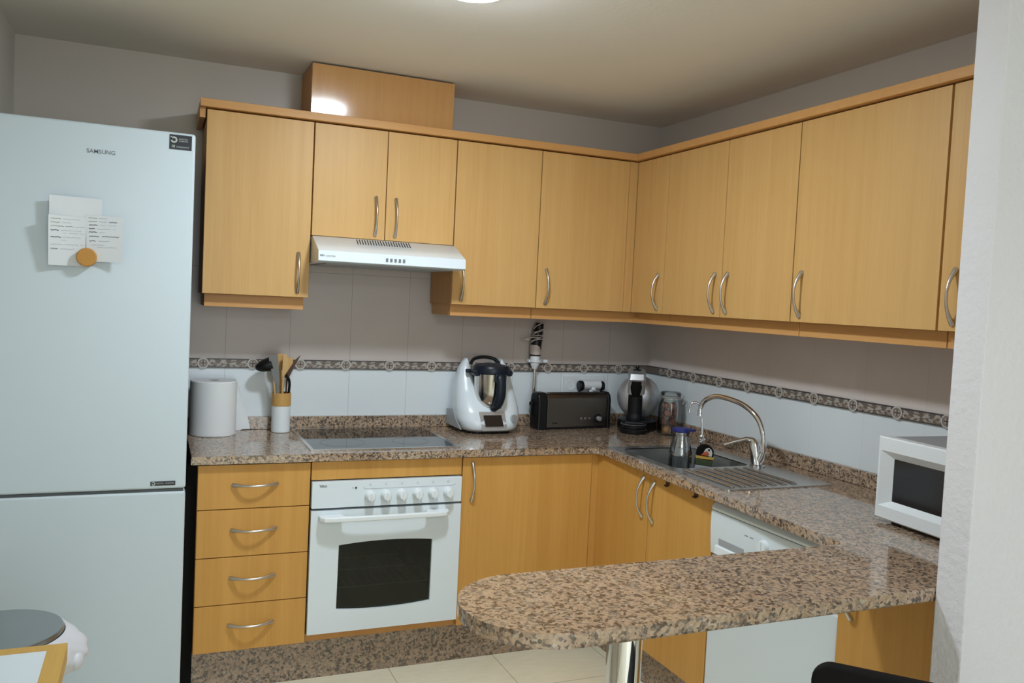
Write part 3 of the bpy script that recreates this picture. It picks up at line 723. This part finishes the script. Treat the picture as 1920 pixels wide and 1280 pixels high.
# ------------------------------------------------------------------ food processor
t = thing('food_processor', 'white cooking food processor with steel bowl and black lid next to the hob', 'food processor', (-.952, -.135, ZC))
def fp(u, v, inner=False):
    """outer shell: u -1..1 across, v 0..1 up"""
    pass
b = B(); NU, NV = 28, 26
def hw(z): # half width by height
    pts = [(0, .108), (.02, .132), (.06, .149), (.11, .151), (.17, .145), (.24, .134), (.29, .118), (.335, .088)]
    for (a, c), (d, e) in zip(pts, pts[1:]):
        if z <= d: return c+(e-c)*(z-a)/(d-a)
    return pts[-1][1]
def fy(z):
    pts = [(0, -.105), (.02, -.125), (.05, -.125), (.10, -.105), (.14, -.078), (.18, -.045), (.24, -.012), (.29, .008), (.325, .025)]
    for (a, c), (d, e) in zip(pts, pts[1:]):
        if z <= d: return c+(e-c)*(z-a)/(d-a)
    return pts[-1][1]
secs = []
for j in range(NV+1):
    v = j/NV; ring = []
    z = .012+v*.318
    for i in range(48):
        a = 2*PI*i/48; ca, sa = math.cos(a), math.sin(a)
        w = hw(z); f = fy(z); bk = .108-.03*max(0, (v-.7)/.3); cy = (f+bk)/2; dy = (bk-f)/2
        ex = .62
        x = w*math.copysign(abs(ca)**ex, ca); y = cy+dy*math.copysign(abs(sa)**ex, sa)
        zz = z
        if v > .55:   # hollow between the two shoulders
            zz = z-(v-.55)*.30*max(0, 1-(x/.085)**2)
        ring.append(b.bm.verts.new((x, y, zz)))
    secs.append(ring)
for a, c in zip(secs, secs[1:]):
    for i in range(48): b.bm.faces.new((a[i], a[(i+1) % 48], c[(i+1) % 48], c[i]))
b.bm.faces.new(secs[0][::-1]); b.bm.faces.new(secs[-1])
obj('housing', b, WHITE, t, False, smooth=60)
obj('base_plate', B().prism(rrect(-.10, .10, -.10, .10, .04), 'z', 0, .014, .003), BLACK, t, False)
b = B(); b.prism([(-.10, .02), (.105, .02), (.105, .09), (.02, .10), (-.02, .06)], 'x', -.151, -.146, .001); obj('side_panel', b, GREYP, t, False)
# bowl leans on the recess
bc = (0, -.055, 0)
b = B(); b.lathe([(.0, .112), (.036, .114), (.054, .124), (.066, .148), (.073, .19), (.078, .275), (.074, .275), (.07, .19), (.05, .13), (0, .12)], bc, 44); obj('bowl', b, MIRS, t, False)
b = B(); b.lathe([(.083, .268), (.086, .275), (.085, .295), (.078, .305), (.045, .312), (.03, .316), (0, .317)], bc, 44)
for s in (-1, 1): b.cyl((s*.080, -.055-.035, .272), (s*.080, -.055+.045, .272), .014, seg=20, bev=.003); b.box(s*.075, s*.11, -.03, -.01, .268, .285, .004)
lid = obj('lid', b, NAVY, t, False)
b = B(); b.tube(smooth_path([(-.072, .025, .305), (-.05, .035, .327), (0, .042, .336), (.05, .035, .327), (.072, .025, .305)]), .008, 12); obj('lid_arch', b, BLACK, lid, False)
b = B(); b.tube(smooth_path([(0.012, -.132, .262), (.012, -.150, .248), (.014, -.152, .205), (.012, -.147, .165), (.006, -.130, .132), (0, -.105, .116)]), [.022]*12+[.0225]*13+[.018]*6, 18, flat=((0, 1, 0), .7)); b.box(-.014, .038, -.148, -.118, .235, .276, .006)
obj('bowl_handle', b, NAVY, t, False)
# sloped console
def onfront(x, z, o): return (x, fy(z)-o+max(0, abs(x)-.06)*.35, z)
def plate(x0, x1, z0, z1, o, th, skew=0):
    q = B(); v = [onfront(x0+skew, z0, o), onfront(x1+skew, z0, o), onfront(x1, z1, o), onfront(x0, z1, o)]
    v = [Vector(p) for p in v]; n = (v[1]-v[0]).cross(v[3]-v[0]).normalized()
    lo = [q.bm.verts.new(p) for p in v]; hi = [q.bm.verts.new(p+n*th) for p in v]
    q.bm.faces.new(lo); q.bm.faces.new(hi)
    for i in range(4): q.bm.faces.new((lo[i], lo[(i+1) % 4], hi[(i+1) % 4], hi[i]))
    return q
fr = obj('console', plate(-.070, .052, .018, .100, .004, .003, .012), SILV, t, False)
obj('screen', plate(-.052, .034, .037, .086, .0075, .0012, .008), SCREEN, fr, False)
b = B(); p = Vector(onfront(.098, .065, -.002)); nrm = Vector((.25, -.93, .25)).normalized()
b.cyl(p, p+nrm*.016, .021, .019, 28); b.cyl(p+nrm*.016, p+nrm*.018, .013, seg=24); obj('dial', b, SILV, t, False)

# ------------------------------------------------------------------ toaster
t = thing('toaster', 'long steel toaster with black end caps below the socket', 'toaster', (-.482, -.090, ZC), math.radians(4.5))
prof = [(-.055, .012), (.022, .012), (.023, .14), (.018, .160), (.004, .171), (-.036, .171), (-.049, .160), (-.055, .14)]
obj('steel_sleeve', B().prism(prof, 'x', -.165, .172, .002), TOAST, t, False)
pc = [(-.060, .0), (.024, .0), (.026, .14), (.021, .163), (.006, .176), (-.038, .176), (-.053, .163), (-.060, .14)]
obj('end_cap', B().prism(pc, 'x', -.218, -.1655, .010, 3), BLACK, t, False)
obj('end_cap', B().prism(pc, 'x', .1725, .192, .006, 3), BLACK, t, False)
obj('base', B().box(-.17, .175, -.056, .022, .0003, .0118, .002), BLACK, t, False)
b = B(); b.box(-.14, .15, -.034, -.024, .1708, .1722); b.box(-.14, .15, -.010, .0, .1708, .1722); obj('slots', b, DARK, t, False)
b = B(); b.box(-.232, -.2185, -.012, .012, .11, .128, .004); b.box(-.225, -.2185, -.004, .004, .06, .14, .001); obj('lever', b, BLACK, t, False)
b = B(); b.cyl((.117, -.0555, .050), (.117, -.0605, .050), .021, seg=28); k = obj('knob_ring', b, BLACK, t, False)
b = B(); b.cyl((.119, -.0605, .049), (.119, -.078, .049), .0125, .0115, 28, .002); obj('knob', b, SILV, k, False)
for x in (.025, .048, .072): b = B(); b.cyl((x, -.055, .05), (x, -.059, .05), .0055, seg=18, bev=.001); obj('button', b, STEEL, t, False)
b = B(); b.box(-.136, -.130, -.0558, -.0552, .026, .034); b.box(-.126, -.108, -.0558, -.0552, .027, .033); obj('printed_mark', b, BLACK, t, False)

# ------------------------------------------------------------------ socket and plugs
t = thing('wall_socket', 'white triple wall socket plate above the toaster', 'socket', (-.376, -.004, 1.08))
obj('plate', B().box(-.489, -.263, -.012, -.0005, 1.038, 1.120, .003), PLUG, t)
for i in range(3):
    x = -.452+i*.0765
    b = B(); b.lathe([(.026, -.0125), (.026, -.0145), (.022, -.0145), (.021, -.006), (0, -.006)], (x, 0, 1.079), 28, 'y'); b.box(x-.034, x+.034, -.0135, -.0122, 1.045, 1.048); b.box(x-.034, x+.034, -.0135, -.0122, 1.110, 1.113)
    obj('outlet', b, WHITEP, t)
t = thing('plug_adapter', 'white double plug adapter with two black plugs in the socket behind the toaster', 'plug', (-.352, -.03, 1.07))
b = B(); b.cyl((-.40, -.040, 1.083), (-.302, -.040, 1.083), .023, seg=28, bev=.004); b.cyl((-.352, -.0142, 1.080), (-.352, -.03, 1.080), .019, seg=24)
obj('body', b, PLUG, t)
for x0, x1 in ((-.424, -.4005), (-.3015, -.284)):
    b = B(); b.cyl((x0, -.042, 1.078), (x1, -.042, 1.078), .026 if x0 < -.4 else .024, seg=24, bev=.006); b.tube(smooth_path([((x0+x1)/2, -.045, 1.06), ((x0+x1)/2-.003, -.03, 1.03), ((x0+x1)/2, -.027, .99)]), .0035, 8)
    obj('plug', b, BLACK, t)
# cable from adapter
b = B(); b.tube(smooth_path([(-.352, -.05, 1.066), (-.345, -.055, 1.058), (-.36, -.048, 1.05), (-.375, -.032, 1.02), (-.37, -.027, .98)]), [.014]*7+[.008]*6+[.0035]*12, 12)
obj('white_lead', b, PLUG, t)

# ------------------------------------------------------------------ hand blender on a wall hook
HX = -.664
t = thing('wall_hook', 'white plastic holder on the wall carrying the hand blender', 'holder', (HX, -.02, 1.19))
b = B(); b.box(-.695, -.592, -.010, -.0062, 1.186, 1.206, .002); b.box(-.616, -.592, -.03, -.010, 1.188, 1.204, .003); b.box(-.70, -.694, -.042, -.010, 1.19, 1.204, .002)
b.lathe([(.026, 1.192), (.031, 1.192), (.031, 1.203), (.026, 1.203)], (HX, -.034, 0), 28, close=True)
obj('bracket', b, PLUG, t)
t = thing('hand_blender', 'hand blender with cord wound round its handle hanging behind the toaster', 'blender', (HX, -.034, 1.0))
b = B(); b.lathe([(.008, 1.02), (.0085, 1.16), (.011, 1.165)], (HX, -.034, 0), 24); b.lathe([(.012, .962), (.022, .972), (.021, .985), (.012, 1.02), (.0085, 1.022)], (HX, -.034, 0), 28); obj('shaft', b, MIRS, t)
b = B(); b.lathe([(.0112, 1.158), (.020, 1.175), (.0245, 1.19), (.0245, 1.214), (.022, 1.222)], (HX, -.034, 0), 28); obj('collar', b, PLUG, t)
hd = B()
hd.tube(smooth_path([(HX, -.034, 1.232), (HX+.001, -.034, 1.26), (HX+.002, -.035, 1.29), (HX+.005, -.036, 1.32), (HX+.010, -.037, 1.35), (HX+.014, -.038, 1.375), (HX+.015, -.038, 1.382)]), [.0265]*6+[.0265]*6+[.026]*6+[.024]*6+[.021]*6+[.019]*4+[.016, .012, .006], 24)
h = obj('handle', hd, BLACK, t)
b = B(); b.lathe([(.0262, 1.228), (.0268, 1.232), (.0270, 1.27), (.0266, 1.275)], (HX, -.034, 0), 28); obj('handle_sleeve', b, HBW, h, label='cream lower sleeve of the handle')
b = B(); b.lathe([(.0225, 1.221), (.027, 1.223), (.027, 1.2285), (.025, 1.2295)], (HX, -.034, 0), 28); obj('ring', b, BLACK, h)
pts = []
for i in range(150):
    s = i/149; z = 1.28+.09*s+.012*math.sin(s*23); c = HX+.002+.013*max(0, (z-1.28)/.1); r = .030-.007*max(0, (z-1.30)/.08); a = s*2*PI*6.5
    pts.append((c+r*math.cos(a), -.036+r*math.sin(a), z+.010*math.cos(a+1)))
b = B(); b.tube(pts, .0022, 7); b.tube(smooth_path([(HX+.031, -.042, 1.255), (HX+.033, -.044, 1.30), (HX+.036, -.044, 1.35), (HX+.03, -.042, 1.372)]), .003, 7)
b.tube(smooth_path([pts[40], (HX-.045, -.04, pts[40][2]-.002), (HX-.052, -.038, 1.302)]), .0022, 7); b.box(HX-.066, HX-.036, -.044, -.03, 1.296, 1.306, .002); b.tube([(HX-.066, -.037, 1.299), (HX-.080, -.037, 1.297)], .002, 6); b.tube([(HX-.066, -.037, 1.304), (HX-.079, -.037, 1.311)], .002, 6)
obj('cord', b, HBW, t, label='cream cord wound round the handle')

# ------------------------------------------------------------------ coffee machine
t = thing('coffee_machine', 'black and silver capsule coffee machine with round body in the corner', 'coffee machine', (-.205, -.235, ZC), math.radians(-30))
DC = Vector((.012, .07, .158))
b = B(); b.lathe([(0, -.034), (.045, -.032), (.080, -.022), (.102, -.004), (.106, .010), (.102, .026), (.06, .036), (0, .038)], DC, 56, 'y'); obj('round_body', b, SILV, t, False)
b = B(); b.tube(smooth_path([(-.005, .012, .0), (-.005, .008, .06), (-.005, .006, .12), (-.006, .004, .19), (-.008, -.004, .24)]), [.040]*8+[.035]*9+[.033]*8, 20, flat=((0, 1, 0), .75)); obj('column', b, BLACK, t, False)
b = B(); b.prism([(-.045, .18), (.03, .19), (.05, .235), (.046, .285), (.03, .302), (-.03, .300), (-.075, .282), (-.085, .255), (-.06, .22)], 'x', -.045, .037, .012, 3); obj('head', b, SILV, t, False)
b = B(); b.lathe([(.026, .252), (.030, .24), (.028, .215), (.022, .19), (.016, .172)], (-.006, -.052, 0), 22); b.cyl((-.030, -.07, .246), (.018, -.07, .246), .010, seg=14, bev=.003); obj('spout_holder', b, BLACKM, t, False)
b = B(); b.lathe([(.0, .322), (.007, .321), (.010, .313), (.007, .303), (.022, .300), (.024, .292)], (-.004, -.022, 0), 18); obj('top_lever', b, BLACK, t, False)
b = B(); b.lathe([(.062, 0), (.066, .006), (.066, .020), (.062, .024)], (-.010, -.065, 0), 40); b.lathe([(.057, .024), (.060, .027), (.060, .040), (.055, .043)], (-.010, -.065, 0), 40)
b.prism([(-.05, -.06), (.04, -.06), (.105, .05), (.100, .10), (-.085, .10), (-.085, .04)], 'z', 0, .055, .012, 3)
bs = obj('base', b, BLACK, t, False)
b = B(); b.lathe([(.0592, .0435), (.061, .0435), (.061, .0448), (.0592, .0448)], (-.010, -.065, 0), 40, close=True); obj('drip_tray_rim', b, SILV, bs, False)

# ------------------------------------------------------------------ jar of eggs
JX, JY = -.088, -.352
t = thing('egg_jar', 'glass clip-top jar filled with eggs in the corner beside the coffee machine', 'jar', (JX, JY, ZC))
b = B(); b.lathe([(.0, .8804), (.048, .8804), (.056, .888), (.057, .90), (.057, 1.02), (.052, 1.04), (.047, 1.05), (.047, 1.058), (.0445, 1.058), (.0445, 1.049), (.0495, 1.039), (.0545, 1.02), (.0545, .902), (.046, .8855), (0, .8845)], (JX, JY, 0), 44); obj('glass_body', b, GLASS, t)
b = B(); b.lathe([(0, 1.0665), (.046, 1.0665), (.050, 1.069), (.051, 1.078), (.046, 1.085), (.03, 1.088), (0, 1.089), (0, 1.084), (.028, 1.083), (.044, 1.080), (.0465, 1.071), (0, 1.0705)], (JX, JY, 0), 40); obj('glass_lid', b, GLASS, t)
b = B(); b.lathe([(.044, 1.0585), (.0485, 1.0585), (.0485, 1.066), (.044, 1.066)], (JX, JY, 0), 36, close=True); obj('gasket', b, plain('jar_gasket', lin(.34, .33, .29), .6), t)
b = B(); b.lathe([(.0488, 1.052), (.0508, 1.052), (.0508, 1.0555), (.0488, 1.0555)], (JX, JY, 0), 36, close=True)
b.tube(smooth_path([(JX+.043, JY-.03, 1.054), (JX+.052, JY-.035, 1.07), (JX+.056, JY-.038, 1.058), (JX+.052, JY-.036, 1.04), (JX+.047, JY-.033, 1.03)]), .0016, 6); b.tube([(JX-.050, JY+.0, 1.054), (JX-.053, JY, 1.075)], .0016, 6)
obj('wire_clip', b, STEEL, t)
EG = [(-.026, -.018, .905), (.022, -.026, .906), (.005, .026, .905), (-.027, .012, .942), (.024, .012, .944), (.002, -.029, .945), (-.022, -.017, .981), (.025, -.014, .983), (.0, .024, .980), (.003, -.018, 1.015), (-.020, .013, 1.017)]
for i, (x, y, z) in enumerate(EG):
    b = B(); rx, rz = (.0205, .0245) if i % 2 else (.0235, .0205)
    b.ball((0, 0, 0), rx*.93, rx*.93, rz*.9, 20, 14)
    for v in b.bm.verts:
        if rz > rx and v.co.z > 0: v.co.x *= 1-.18*(v.co.z/rz); v.co.y *= 1-.18*(v.co.z/rz)
    b.xf(Matrix.Translation((JX+x, JY+y, z)))
    if i == 0: tag(obj('egg', b, EGGO), 'orange-toned egg at the bottom front of the glass jar', 'egg', 'eggs in the glass jar')
    else: tag(obj('egg', b, EGG), 'reddish brown egg inside the glass clip-top jar', 'egg', 'eggs in the glass jar')

# ------------------------------------------------------------------ microwave
t = thing('microwave', 'white microwave oven on the worktop half hidden by white partition wall', 'microwave', (-.20, -2.11, ZC), math.radians(-3.5))
# local: front faces -x; depth .33, width .44 along y
obj('casing', B().box(-.150, .165, -.222, .222, .013, .252, .004), GREYP, t, False, label='grey metal casing')
b = B(); Y0, Y1, Z0, Z1 = -.225, .225, .012, .255
oy0, oy1, oz0, oz1 = -.115, .165, .058, .212
iy0, iy1, iz0, iz1 = -.10, .150, .070, .190
def fr_ring(y0, y1, z0, z1, x): return [b.bm.verts.new((x, y, z)) for y, z in ((y0, z0), (y1, z0), (y1, z1), (y0, z1))]
R0 = fr_ring(Y0, Y1, Z0, Z1, -.150); R1 = fr_ring(Y0, Y1, Z0, Z1, -.180); R1b = fr_ring(Y0+.004, Y1-.004, Z0+.004, Z1-.004, -.184); R2 = fr_ring(-.13, .214, .050, .214, -.184); R3 = fr_ring(iy0, .179, .066, .192, -.164)
for a, c in ((R0, R1), (R1, R1b), (R1b, R2), (R2, R3)):
    for i in range(4): b.bm.faces.new((a[i], a[(i+1) % 4], c[(i+1) % 4], c[i]))
fd = obj('door', b, WHITEP, t, False, smooth=20)
obj('window', B().box(-.1635, -.155, iy0-.002, .181, .064, .194), SCREEN, fd, False, label='dark reflective window')
for x in (-.13, .14):
    for y in (-.19, .19): obj('foot', B().cyl((x, y, 0.0003), (x, y, .0125), .014, seg=14), BLACK, t, False)

# ------------------------------------------------------------------ kitchen roll, utensil pot
RX, RY = -2.136, -.113
t = thing('paper_roll', 'large white paper towel roll standing on the worktop beside the fridge', 'paper roll', (RX, RY, ZC))
b = B(); b.lathe([(.022, .8805), (.088, .8805), (.0905, .884), (.0905, 1.098), (.088, 1.1015), (.022, 1.1015)], (RX, RY, 0), 56, close=True)
for v in b.bm.verts: v.co.x += .0008*math.sin(v.co.z*90)
obj('roll', b, PAPER, t)
b = B(); b.lathe([(.020, .8805), (.0218, .8805), (.0218, 1.1008), (.020, 1.1008)], (RX, RY, 0), 32, close=True); obj('core', b, plain('cardboard', lin(.22, .18, .14), .9), t)
b = B()
def hang(u, v):
    z = .8815+.215*v; x = RX+.035+u*(.120-.062*v**1.3); y = -.026+.003*math.sin(u*7+v*3)-.022*(1-u)**3
    return (x, min(y, -.0225), z+(.0 if u < .5 else .004*math.sin(u*9)))
b.grid(hang, 18, 14); obj('loose_sheet', b, PAPER, t)
UX, UY = -1.8625, -.088
t = thing('utensil_pot', 'white ceramic utensil pot with bamboo collar beside the hob', 'pot', (UX, UY, ZC))
b = B(); b.lathe([(.0, .8805), (.036, .8805), (.0385, .883), (.0385, .9925), (.035, .9925), (.035, .888), (0, .888)], (UX, UY, 0), 44); obj('pot_body', b, WHITEP, t)
b = B(); b.lathe([(.0355, .993), (.0395, .993), (.040, .996), (.040, 1.045), (.039, 1.048), (.0352, 1.048)], (UX, UY, 0), 44, close=True); obj('collar', b, BAMBOO, t)
UG = 'utensils in the white pot'
def blade(c0, c1, w0, w1, th=.003, tilt=0):
    """flat tapering paddle from c0 to c1 (x,y,z), widths w0,w1"""
    c0, c1 = Vector(c0), Vector(c1); b = B(); d = (c1-c0).normalized(); side = Vector((math.cos(tilt), math.sin(tilt), 0)); side = (side-d*side.dot(d)).normalized(); n = d.cross(side)
    outl = []
    for i in range(9): s = i/8; outl.append((s, (w0+(w1-w0)*s**.7)*(1 if s < .9 else .86)))
    L = (c1-c0).length
    for sg in (1, -1):
        pass
    lo = [b.bm.verts.new(c0+d*(L*s)+side*w/2-n*th/2) for s, w in outl]+[b.bm.verts.new(c0+d*(L*s)-side*w/2-n*th/2) for s, w in outl[::-1]]
    hi = [b.bm.verts.new(v.co+n*th) for v in lo]
    b.bm.faces.new(lo); b.bm.faces.new(hi)
    for i in range(len(lo)): b.bm.faces.new((lo[i], lo[(i+1) % len(lo)], hi[(i+1) % len(lo)], hi[i]))
    return b
# black ladle: bowl to the left, bent neck
t = thing('ladle', 'black ladle whose bowl sticks out to the left of the utensil pot', 'ladle', (UX, UY, .90))
b = B(); b.tube(smooth_path([(UX+.005, UY+.012, .90), (UX-.012, UY+.010, 1.04), (UX-.030, UY+.004, 1.13), (UX-.045, UY, 1.172)]), .0055, 10); obj('handle', b, BLACK, t)
b = B(); prof = []
for i in range(9): a = i/8*PI/2; prof.append((.038*math.sin(a), -.046*math.cos(a)))
for i in range(9): a = (1-i/8)*PI/2; prof.append((.0355*math.sin(a), -.0435*math.cos(a)))
b.lathe(prof, (0, 0, 0), 32); b.xf(Matrix.Translation((UX-.048, UY-.004, 1.170)) @ Matrix.Rotation(math.radians(72), 4, 'Y') @ Matrix.Scale(1.45, 4, (0, 0, 1)) @ Matrix.Scale(.76, 4, (1, 0, 0))); obj('bowl', b, BLACK, t)
t = thing('spatula', 'grey silicone spatula with wide blade, leaning left in the utensil pot', 'spatula', (UX-.01, UY-.02, .90), group=UG)
obj('blade', blade((-1.884, -.112, 1.075), (-1.908, -.125, 1.210), .018, .039, .004), GREYS, t)
b = B(); b.tube([(-1.866, -.10, .90), (-1.886, -.113, 1.09)], [.006, .008], 10, flat=((0, 1, 0), .7)); obj('handle', b, GREYS, t)
t = thing('wooden_spatula', 'pale wooden spatula with slanted triangular blade at the front of the utensil pot', 'spatula', (UX, UY, .90), group=UG)
b = B(); b.prism([(-1.8665, 1.213), (-1.854, 1.215), (-1.843, 1.185), (-1.858, 1.122), (-1.8675, 1.116)], 'y', -.119, -.115, .001); b.prism([(-1.848, 1.196), (-1.825, 1.203), (-1.824, 1.176), (-1.858, 1.120)], 'y', -.117, -.114, .001); obj('blade', b, SPOONW, t)
b = B(); b.tube([(-1.861, -.095, .90), (-1.862, -.116, 1.13)], [.004, .005], 10); obj('handle', b, SPOONW, t)
t = thing('wooden_spoon', 'darker wooden spoon with rounded bowl behind the other utensils in the pot', 'spoon', (UX, UY, .90), group=UG)
b = B(); b.ball((-1.870, -.072, 1.176), .031, .007, .036); obj('bowl', b, BAMBOO, t)
b = B(); b.tube([(-1.866, -.085, .90), (-1.870, -.076, 1.16)], .0055, 10); obj('handle', b, BAMBOO, t)
tag(obj('chopstick', B().tube([(-1.876, -.110, .90), (-1.902, -.112, 1.122)], [.003, .0045], 10), SPOONW), 'thin bamboo stick leaning left at the front of the utensil pot', 'chopstick')
b = B(); b.box(-1.8995, -1.8905, -.092, -.088, .90, 1.115, .001); b.xf(Matrix.Translation((-1.89, -.09, .90)) @ Matrix.Rotation(math.radians(-4), 4, 'Y') @ Matrix.Translation((1.905, .09, -.90)))
tag(obj('wooden_stick', b, SPOONW), 'flat wooden handle at the left edge of the utensil pot', 'utensil')
t = thing('skimmer', 'dark brown utensil with thin pointed blade leaning right in the pot', 'skimmer', (UX+.01, UY, .90), group=UG)
b = B(); b.prism([(-1.852, 1.110), (-1.836, 1.108), (-1.816, 1.150), (-1.788, 1.209), (-1.826, 1.172), (-1.848, 1.15)], 'y', -.086, -.083, .001); obj('blade', b, BROWNH, t)
b = B(); b.tube([(-1.850, -.095, .90), (-1.841, -.085, 1.13)], .004, 10); obj('handle', b, BROWNH, t)
b = B(); b.tube(smooth_path([(-1.842, -.098, .90), (-1.8345, -.100, 1.05), (-1.833, -.101, 1.085), (-1.838, -.104, 1.108), (-1.852, -.106, 1.122), (-1.862, -.107, 1.124)]), .0058, 10)
tag(obj('curved_handle', b, BLACK), 'black curved utensil handle hooking left at the right side of the pot', 'utensil')

# ------------------------------------------------------------------ bin, table, chair
NX, NY = -2.69, -1.485
t = thing('pedal_bin', 'round steel waste bin with flat grey lid in front of the fridge', 'bin', (NX, NY, 0))
b = B(); b.lathe([(.0, .0), (.132, .0), (.134, .008), (.134, .612), (.130, .618), (0, .618)], (NX, NY, 0), 56); obj('body', b, MIRS, t)
b = B(); b.lathe([(.1385, .6185), (.141, .622), (.141, .643), (.138, .649), (.06, .652), (0, .652)], (NX, NY, 0), 56); obj('lid', b, BINM, t)
b = B(); b.box(NX-.03, NX+.03, NY-.17, NY-.132, .012, .022, .004); obj('pedal', b, BLACK, t)
b = B()
def bagp(u, v):
    a = math.radians(-75+140*u); rr = .1435+.040*math.sin(PI*v)**.7*(.55+.45*math.sin(PI*u))+v**.5*(.006*math.sin(u*23+v*5)+.004*math.sin(u*41-v*9))+.014*v*(math.sin(PI*u))
    z = .638-.090*v*(.75+.25*math.sin(PI*u))+v*.006*math.sin(u*17)
    return (NX+rr*math.cos(a), NY+rr*math.sin(a), z)
b.grid(bagp, 44, 22); b.ball((NX+.170, NY-.045, .578), .018, .034, .024, 16, 10); b.ball((NX+.164, NY-.015, .572), .020, .04, .018, 16, 10)
tag(obj('bin_bag', b, BAG, None, smooth=180), 'crumpled white plastic bag bulging from under the bin lid', 'bag')
t = thing('side_table', 'white-topped table with wooden frame in front of the steel bin', 'table', (-2.69, -2.25, 0))
X1, Y1 = -2.512, -1.862; X0, Y0 = -2.868, -2.75
b = B(); b.prism([(X0, Y0), (X1, Y0), (X1, Y1), (X0, Y1)], 'z', .715, .75, hole=[[(X0+.033, Y0+.033), (X1-.034, Y0+.033), (X1-.034, Y1-.029), (X0+.033, Y1-.029)]]); obj('frame', b, TFRAME, t)
obj('tabletop', B().box(X0+.0332, X1-.0342, Y0+.0332, Y1-.0292, .722, .7495), TABLEW, t)
for x in (X0+.025, X1-.03):
    for y in (Y0+.03, Y1-.05): obj('leg', B().box(x-.018, x+.018, y-.018, y+.018, 0, .7148, .002), TFRAME, t)
t = thing('dining_chair', 'black chair with curved padded backrest standing near the breakfast bar', 'chair', (-1.022, -2.655, .0), math.radians(-47.5))
# local: x along the back rail, seat towards -y
b = B()
def bk(u, v, o):
    x = -.215+.43*u; c = .03*math.cos(PI*(u-.5)); z = .46+.335*v
    return (x, c-.03+.10*v-.10+o, z)
b = B(); W, hB = .215, .30; n = 10
outl = [(-W+.02, .47), (W-.02, .47)]+[(W-.035+.035*math.cos(PI/2*i/6), .784+.035*math.sin(PI/2*i/6)) for i in range(7)]+[(-W+.035-.035*math.sin(PI/2*i/6), .784+.035*math.cos(PI/2*i/6)) for i in range(7)]
b.prism(outl, 'y', -.012, .014, .008, 3)
for v in b.bm.verts: v.co.y += -.02*(v.co.x/W)**2+.05*(v.co.z-.8)/.35*0
obj('backrest', b, CHAIRB, t, False)
b = B(); b.prism(rrect(-.21, .21, -.43, -.03, .05), 'z', .43, .475, .012, 3); obj('seat', b, CHAIRB, t, False)
for x in (-.18, .18):
    obj('leg', B().tube([(x, -.40, .43), (x*1.05, -.42, 0)], [.014, .012], 14), BLACK, t, False)
    obj('leg', B().tube([(x, .0, .50), (x, -.03, .43), (x*1.05, .02, 0)], [.014, .014, .012], 14), BLACK, t, False)

# ------------------------------------------------------------------ lights
LAMPC = (.80, .90, 1, 1)
LX, LY = -1.557, -1.445
t = thing('ceiling_light', 'round white flush ceiling light glowing above the kitchen', 'light', (LX, LY, H))
b = B(); b.lathe([(.1055, 2.362), (.111, 2.362), (.114, 2.366), (.114, 2.4015), (.1055, 2.4015)], (LX, LY, 0), 56, close=True); obj('housing', b, WHITEP, t)
b = B(); b.lathe([(.0, 2.343), (.05, 2.344), (.085, 2.349), (.098, 2.357), (.104, 2.370), (.1045, 2.3915), (0, 2.3916)], (LX, LY, 0), 56)
obj('diffuser', b, emit('lamp_glow', LAMPC, 212), t)
def area(name, loc, size, power, col, rot=(0, 0, 0)):
    l = bpy.data.lights.new(name, 'AREA'); l.shape = 'DISK' if isinstance(size, float) else 'RECTANGLE'
    if isinstance(size, float): l.size = size
    else: l.size, l.size_y = size
    l.energy = power; l.color = col
    o = bpy.data.objects.new(name, l); C.objects.link(o); o.location = loc; o.rotation_euler = rot; return o
area('living_room_fill', (-1.6, -5.1, 2.36), (1.2, 1.2), 41, LAMPC[:3])  # unseen soft light added on the living-room side as fill
area('rear_wall_fill', (-1.75, -6.36, 1.45), (1.7, 1.7), 25, (.82, .92, 1), (PI/2, 0, 0))  # unseen area light added at the rear wall to lift under-cabinet shade
w = bpy.data.worlds.new('World'); bpy.context.scene.world = w; w.use_nodes = True
w.node_tree.nodes['Background'].inputs[0].default_value = (.85, .93, 1, 1); w.node_tree.nodes['Background'].inputs[1].default_value = .25

# ------------------------------------------------------------------ camera
cd = bpy.data.cameras.new('Camera'); cam = bpy.data.objects.new('Camera', cd); C.objects.link(cam)
yaw, pit, rol = map(math.radians, (23.0574, -2.7794, 2.7463))
fw = Vector((math.sin(yaw)*math.cos(pit), math.cos(yaw)*math.cos(pit), math.sin(pit)))
rt = fw.cross(Vector((0, 0, 1))).normalized(); up_ = rt.cross(fw)
c, s = math.cos(rol), math.sin(rol)
rt, up_ = rt*c+up_*s, up_*c-rt*s
M = Matrix((rt, up_, -fw)).transposed().to_4x4(); M.translation = (-2.3672, -3.7399, 1.4836)
cam.matrix_world = M
cd.sensor_width = 36; cd.lens = 1579.8*36/1920; cd.clip_start = .02
sc = bpy.context.scene; sc.camera = cam
sc.view_settings.view_transform = 'Standard'; sc.view_settings.look = 'None'; sc.view_settings.exposure = .19; sc.view_settings.gamma = 1.0
sc.cycles.use_denoising = True
sc.cycles.max_bounces = 8
